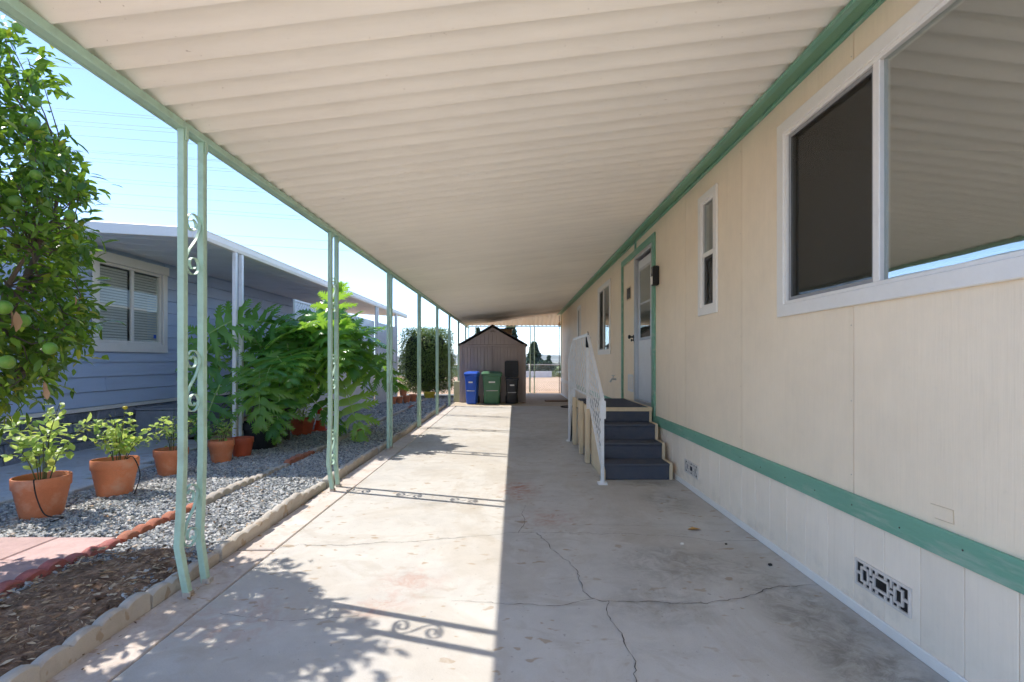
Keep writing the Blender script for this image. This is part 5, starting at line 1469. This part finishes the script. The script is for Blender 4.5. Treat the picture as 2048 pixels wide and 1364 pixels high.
def philodendron(C, rad, n, label, base, seed, heroes=(), el_lo=-25):
    r2 = random.Random(seed)
    e = empty('philodendron', base); tag(e, label, 'plant', 'large split leaf philodendrons')
    for k in range(3):
        a = k * 2.1 + seed
        MB().tube(arc([(base[0] + 0.06 * math.cos(a), base[1] + 0.06 * math.sin(a), 0.0), (base[0] + 0.16 * math.cos(a), base[1] + 0.12 * math.sin(a), 0.45), (C[0] + 0.15 * math.cos(a), C[1] + 0.15 * math.sin(a), C[2] - 0.15)], 6), [0.05] * 13, 8).build('trunk', M['bark'], e, smooth=True)
    spots = []
    for i in range(n):
        a = i * 2.39996 + r2.uniform(-0.3, 0.3)
        s = (i + 0.5) / n
        el = R(el_lo + (86 - el_lo) * s ** 0.95)
        spots.append((a, el, r2.uniform(0.35, 0.75), r2.uniform(0.55, 0.95)))
    for (a, el, fr, L) in spots:
        o = Vector((math.cos(a) * math.cos(el), math.sin(a) * math.cos(el), math.sin(el)))
        p = Vector(C) + Vector((o.x * rad[0], o.y * rad[1], o.z * rad[2])) * fr
        d = Vector((o.x * 1.1, o.y * 1.1, o.z * 0.45 - 0.50 + 0.25 * math.sin(el))) + Vector((r2.gauss(0, .34), r2.gauss(0, .34), r2.gauss(0, .34) - 0.12))
        up = Vector((o.x * 0.6 - 0.15, o.y * 0.6 - 0.15, 0.85 + 0.3 * o.z)) + Vector((r2.gauss(0, .4), r2.gauss(-0.1, .4), 0))
        leaf_at(e, p, d, up, L, C, base, r2)
    for (px, py, Y, dx, dy, dz, L) in heroes:
        p = Vector(dp(px, py, Y)); d = Vector((dx, dy, dz))
        leaf_at(e, p, d, Vector((0.15, -1, 0.55)), L, C, base, r2)
def leaf_at(e, p, d, up, L, C, base, r2):
    x = d.normalized(); y = up.cross(x)
    if y.length < 0.05: return
    q = p + x * L * 0.8
    qx, qy = VX + FPX * q.x / q.y, VY - FPX * (q.z - CAM_H) / q.y
    if 555 < qx < 672 and qy > 792: return          # the gap over the red planter and the cone
    y.normalize(); z = x.cross(y)
    Mx = Matrix(((x.x * L, y.x * L, z.x * L, p.x), (x.y * L, y.y * L, z.y * L, p.y), (x.z * L, y.z * L, z.z * L, p.z), (0, 0, 0, 1)))
    place('leaf', PL[r2.randrange(4)], e, Mx)
    root = Vector((C[0] + r2.uniform(-.1, .1), C[1] + r2.uniform(-.1, .1), C[2] - 0.35))
    mid = (root + p) / 2 + Vector((0, 0, 0.12)) - x * 0.05
    MB().tube(arc([root, mid, p], 4), 0.012, 6).build('stalk', M['petiole'], e, smooth=True)
philodendron((-3.36, 7.15, 1.12), (0.66, 0.6, 0.75), 26, 'dark green philodendron in the black pot in front of the blue wall', (-3.60, 7.05, 0), 21, el_lo=-45,
             heroes=((440, 770, 6.7, -0.3, -0.3, -1.0, 0.75), (520, 735, 6.6, 0.15, -0.4, -1.0, 0.80), (425, 690, 6.8, -0.5, -0.3, -0.8, 0.7), (470, 640, 6.7, -0.7, -0.2, -0.4, 0.8), (560, 790, 6.7, 0.0, -0.3, -1, 0.6)))
philodendron((-2.92, 7.75, 1.33), (0.70, 0.70, 0.82), 40, 'tall bright green philodendron spreading in front of the lattice', (-3.60, 7.75, 0), 33, el_lo=-12,
             heroes=((575, 688, 7.0, 0.25, -0.4, -0.9, 0.80), (690, 775, 7.5, 0.40, -0.2, -1.0, 0.85), (725, 715, 7.6, 0.8, -0.2, -0.7, 0.70), (500, 640, 7.1, 0.8, -0.3, -0.1, 0.75), (650, 640, 7.2, 0.5, -0.4, -0.7, 0.75)))

# ------------------------------------------------------------------ trimmed hedge
def leaf_crown(name, n, sampler, size, mat, parent, tv=QV, tf=QF, flat=0.6):
    P, O = sampler(n)
    m = len(P)
    A, p = frames(P, O * 0.5 + unit(m), O + np.array((0, 0, 0.5)) + unit(m) * flat, rng.uniform(size * 0.7, size * 1.3, m))
    o = link(bpy.data.objects.new(name, scatter(name, tv, tf, A, p, mat, False)), parent)
    return tag(o, kind='stuff')
def super_sampler(C, Rd, pw, lo=0.86, hi=1.03):
    def f(n):
        d = unit(n)
        k = (np.abs(d) ** pw).sum(1) ** (-1 / pw)
        o = d * k[:, None] * np.array(Rd)
        bumps = 1 + 0.05 * np.sin(o[:, 0] * 9 + 1) * np.cos(o[:, 2] * 8) + 0.04 * np.sin(o[:, 1] * 11 + o[:, 2] * 5)
        return np.array(C) + o * (rng.uniform(lo, hi, n) * bumps)[:, None], d
    return f
hd = empty('hedge', (-2.95, 16.9, 0)); tag(hd, 'tall clipped dark green hedge beyond the lattice', 'hedge')
def blob(C, Rd, pw, mat, name, parent, s=0.88):
    mb = MB(); n, m = 18, 12; vs = []
    for i in range(m + 1):
        th = math.pi * i / m
        for j in range(n):
            d = np.array((math.sin(th) * math.cos(2 * math.pi * j / n), math.sin(th) * math.sin(2 * math.pi * j / n), math.cos(th)))
            k = (np.abs(d) ** pw).sum() ** (-1 / pw) * s * random.uniform(0.95, 1.03)
            vs.append(tuple(np.array(C) + d * k * np.array(Rd)))
    fs = [(i * n + j, i * n + (j + 1) % n, (i + 1) * n + (j + 1) % n, (i + 1) * n + j) for i in range(m) for j in range(n)]
    return MB().add(vs, fs).build(name, mat, parent, smooth=True)
HC, HR = (-2.98, 16.9, 1.26), (0.80, 0.95, 1.0)
M['hedge_core'] = paint('hedge_inside', srgb(30, 38, 22), 0.95, 0.4, 9, 0.5, 30)
blob(HC, HR, 7, M['hedge_core'], 'filler_core', hd, 0.78)  # solid dark core added to stop see-through, not modelled branches
leaf_crown('crown', 24000, super_sampler(HC, HR, 7, 0.78, 1.07), 0.055, M['hedge_leaf'], hd)
for x in (-3.2, -2.9, -2.6): MB().tube([(x, 16.7, -0.03), (x + 0.03, 16.7, 0.3), (x, 16.8, 0.7)], [0.04, 0.035, 0.02], 7).build('trunk', M['bark'], hd, smooth=True)

# ================================================================== FENCE AND BACKGROUND
fence = empty('chain_link_fence', (0, 19.9, 0)); tag(fence, 'galvanised chain link fence across the far end of the lot', 'fence')
M['galv'] = paint('galvanised_steel', (0.5, 0.51, 0.5), 0.5, 0.12, 9, 0.1, 60, metal=0.5)
FY, FH = 19.9, 1.06
x = -9.0
while x < 9.1:
    MB().tube([(x, FY, -0.05), (x, FY, FH + 0.03)], 0.022, 8).build('fence_post', M['galv'], fence, smooth=True); x += 2.4
MB().tube([(-9, FY, FH), (9, FY, FH)], 0.020, 8).build('top_rail', M['galv'], fence, smooth=True)
mb = MB()
for s in (1, -1):
    c = -9.0 - FH
    while c < 9.0:
        a, b = (c, c + FH) if s > 0 else (c + FH, c)
        p, q = Vector((a, FY + s * 0.004, 0.0)), Vector((b, FY + s * 0.004, FH)); w = 0.0035
        mb.hexa([p + Vector((-w, -w, 0)), p + Vector((w, -w, 0)), p + Vector((w, w, 0)), p + Vector((-w, w, 0))], [q + Vector((-w, -w, 0)), q + Vector((w, -w, 0)), q + Vector((w, w, 0)), q + Vector((-w, w, 0))])
        c += 0.085
tag(mb.build('chain_link', M['galv'], fence), kind='stuff')

def tree(name, x, y, z, h, rx, label, mat, n=2600, size=0.28, conifer=False, trunk_h=0.3, grp='trees beyond the fence'):
    e = empty(name, (x, y, z)); tag(e, label, 'tree', grp)
    MB().tube([(x, y, z - 0.2), (x + 0.05, y, z + h * 0.5), (x, y, z + h * 0.92)], [rx * 0.10, rx * 0.07, rx * 0.02], 8).build('trunk', M['bark'], e, smooth=True)
    def smp(k):
        if conifer:
            t = rng.random(k) ** 0.7; a = rng.uniform(0, 2 * math.pi, k)
            rr = rx * (1 - t) ** 0.8 * (0.75 + 0.25 * np.sin(t * 38 + a * 2)) * rng.uniform(0.55, 1.0, k)
            P = np.stack([x + rr * np.cos(a), y + rr * np.sin(a), z + h * (0.06 + 0.94 * t)], 1)
            return P, np.stack([np.cos(a), np.sin(a), -0.2 + 0 * a], 1)
        d = unit(k); d2 = d.copy()
        lump = 1 + 0.18 * np.sin(d[:, 0] * 7 + x) * np.cos(d[:, 2] * 6) + 0.12 * np.sin(d[:, 1] * 9)
        P = np.array((x, y, z + h * (0.5 + trunk_h / 2))) + d * np.array((rx, rx, h * (0.5 - trunk_h / 2))) * (rng.uniform(0.5, 1, k) ** 0.5 * lump)[:, None]
        return P, d
    leaf_crown('crown', n, smp, size, mat, e)
tree('conifer_tree', 2.05, 52, -1.6, 4.55, 1.75, 'dark conifer right of the shed beyond the fence', M['dark_leaf'], 4200, 0.34, True)
tree('leafy_tree', 3.1, 50, -1.5, 2.6, 1.0, 'rounded dark bush right of the conifer beyond the fence', M['dark_leaf'], 1800, 0.26)
tree('conifer_tree', -0.3, 40, -0.3, 5.1, 1.2, 'tall dark conifer rising behind the tan cabinet', M['dark_leaf'], 3600, 0.28, True)
tree('conifer_tree', -3.4, 46, -0.8, 5.0, 0.9, 'thin conifer top seen between the far carport posts', M['dark_leaf'], 2200, 0.24, True)
tree('palm_like_bush', 7.2, 78, -5.4, 5.6, 1.6, 'yellow green bushy tree near the white roof by the house corner', M['bush_leaf'], 2000, 0.4)
tree('conifer_tree', 6.6, 95, -6.0, 8.0, 1.1, 'slim dark cypress left of the yellow green tree', M['dark_leaf'], 1600, 0.4, True)
tree('leafy_tree', -8.4, 60, -3.6, 4.6, 1.9, 'bushy tree seen between the hedge and the shed', M['bush_leaf'], 1800, 0.36)
tree('leafy_tree', 2.2, 200, -6.5, 9.0, 5.5, 'hazy distant tree clump left of the cypress', M['dark_leaf'], 2400, 0.9)
tree('leafy_tree', 10.5, 260, -6.5, 12.0, 3.0, 'hazy upright tree far behind the white roofs', M['dark_leaf'], 1600, 0.9, True)
def scrub():
    n = 240
    ex = []
    o = None
    P = np.stack([rng.uniform(-240, 260, n), rng.uniform(110, 520, n), np.full(n, -6.2)], 1)
    k = 60
    pos = np.repeat(P, k, 0) + rng.normal(0, 1, (n * k, 3)) * np.array((2.2, 2.2, 1.0)) * np.repeat(rng.uniform(0.5, 1.6, n), k)[:, None] + np.array((0, 0, 2.0))
    m = len(pos)
    A, p = frames(pos, unit(m), unit(m), rng.uniform(0.8, 1.8, m))
    o = link(bpy.data.objects.new('distant_woodland', scatter('distant_woodland', QV, QF, A, p, M['dark_leaf'])))
    tag(o, 'hazy mass of distant valley trees', 'woodland', kind='stuff')
scrub()

def far_home(x, y, z, w, d, h, label, col, roof):
    e = empty('distant_house', (x, y, z)); tag(e, label, 'house', 'far mobile homes in the valley')
    wm = paint('far_wall', col, 0.7, 0.08, 1, 0, 10); rm = paint('far_roof', roof, 0.5, 0.06, 1, 0, 10)
    MB().box(x - w / 2, x + w / 2, y - d / 2, y + d / 2, z - 1.0, z + h).build('wall', wm, e)
    MB().prism([(x - w / 2 - 0.4, z + h), (x + w / 2 + 0.4, z + h), (x + w / 2 + 0.4, z + h + 0.12), (x, z + h + 0.85), (x - w / 2 - 0.4, z + h + 0.12)], 'y', y - d / 2 - 0.3, y + d / 2 + 0.3).build('roof', rm, e)
    n = max(2, int(w / 2.6))
    for i in range(n):
        xa = x - w / 2 + (i + 0.5) * w / n
        f = MB().box(xa - 0.5, xa + 0.5, y - d / 2 - 0.06, y - d / 2 - 0.002, z + h * 0.42, z + h * 0.82).build('window', M['white_trim'], e)
        MB().box(xa - 0.42, xa + 0.42, y - d / 2 - 0.08, y - d / 2 - 0.061, z + h * 0.46, z + h * 0.78).build('pane', M['glass_dark'], f)
far_home(6.2, 62, -3.6, 9, 6, 2.5, 'pale far house with white roof nearest the fence', srgb(200, 196, 190), srgb(225, 225, 225))
far_home(2.0, 84, -5.2, 12, 7, 2.7, 'cream far house partly behind the conifer', srgb(210, 200, 180), srgb(190, 188, 184))
far_home(-8, 74, -4.6, 11, 6, 2.6, 'far house visible between hedge and shed', srgb(196, 190, 186), srgb(215, 212, 210))
far_home(14, 100, -6.0, 14, 7, 2.8, 'far house with tan walls right of the cypress', srgb(200, 184, 160), srgb(205, 200, 195))
far_home(-20, 110, -6.0, 14, 7, 2.8, 'grey far house deep in the valley on the left', srgb(186, 190, 196), srgb(170, 168, 166))
far_home(9.0, 150, -6.3, 16, 8, 3.0, 'white far house behind the others in the valley', srgb(215, 214, 212), srgb(196, 190, 186))
rw = MB().box(0.4, 2.75, 36.5, 36.8, -0.1, 0.42).build('block_wall', paint('white_block_wall', srgb(205, 205, 205), 0.7, 0.08, 3, 0.3, 30), None, bevel=0.01)
tag(rw, 'low white block wall at the edge of the dirt lot', 'wall')
def brush(x, y, r, label, mat, n=500):
    e = empty('low_bush', (x, y, 0)); tag(e, label, 'bush', 'low bushes along the edge of the dirt lot')
    def smp(k):
        d = unit(k); d[:, 2] = np.abs(d[:, 2])
        return np.array((x, y, 0)) + d * np.array((r, r * 0.6, r * 0.7)) * rng.uniform(0.5, 1, k)[:, None] ** 0.5, d
    leaf_crown('foliage', n, smp, 0.11, mat, e)
    MB().tube([(x, y, -0.05), (x, y, r * 0.5)], 0.03, 6).build('stem', M['bark'], e)
brush(3.0, 37.2, 0.55, 'grey green low bush beside the white block wall', M['bush_leaf'])
brush(3.7, 37.5, 0.5, 'second low bush right of the white block wall', M['bush_leaf'])
brush(4.6, 37.0, 0.5, 'rightmost low bush near the house corner', M['bush_leaf'])
brush(-4.6, 37.0, 0.7, 'low bush on the dirt lot left of the shed', M['bush_leaf'])

# power lines far across the sky
M['wire'] = paint('weathered_wire', (0.3, 0.3, 0.3), 0.6, 0.1, 2, 0, 10)
WI = [(290, 355, 500, 372), (250, 380, 510, 402), (250, 622, 930, 678), (250, 637, 950, 694), (250, 690, 1040, 748), (250, 715, 1040, 772), (230, 768, 1160, 838), (300, 858, 1300, 930), (330, 870, 1300, 938),
      (360, 905, 1390, 985), (370, 925, 1390, 1000), (545, 1030, 1560, 1100), (545, 1052, 1560, 1117), (480, 1112, 1660, 1190), (490, 1172, 1760, 1255), (490, 1190, 1790, 1278), (1215, 1360, 1900, 1397), (1350, 1418, 2031, 1456)]
ORD2 = ['topmost', 'second', 'third', 'fourth', 'fifth', 'sixth', 'seventh', 'eighth', 'ninth', 'tenth', 'eleventh', 'twelfth', 'thirteenth', 'fourteenth', 'fifteenth', 'sixteenth', 'seventeenth', 'lowest']
for k, (x0, y0, x1, y1) in enumerate(WI):
    s = 700 / 2031
    D0 = 80 + (k % 4) * 1.5
    sl = (y1 - y0) / (x1 - x0)
    vp = x0 * s + (VY - y0 * s) / sl           # where this wire meets the horizon
    kx = FPX / (vp - VX)                         # dY per dX
    a = Vector(dp(x0 * s, y0 * s, D0))
    pts = []
    for t in np.linspace(-70, 150, 15):
        pts.append((a.x + t, a.y + t * kx, a.z))
    o = MB().tube(pts, 0.026, 5).build('power_line', M['wire'])
    tag(o, f'{ORD2[k]} thin power line' + (' from the top' if 0 < k < 17 else '') + ' crossing the blue sky', 'power line', 'power lines across the sky')

# air between here and the hills
HZ = MB().box(-4600, 4600, -4600, 4600, -12, 62).build('haze', None)
t = NT('haze_air')
t.t.links.new(t.n('VolumePrincipled', {'Color': (0.80, 0.88, 1.0, 1), 'Density': 0.00025, 'Anisotropy': 0.2}).outputs[0], t.out.inputs['Volume'])
HZ.data.materials.append(t.m)
tag(HZ, 'thin blue distance haze over the valley', 'haze', kind='stuff')
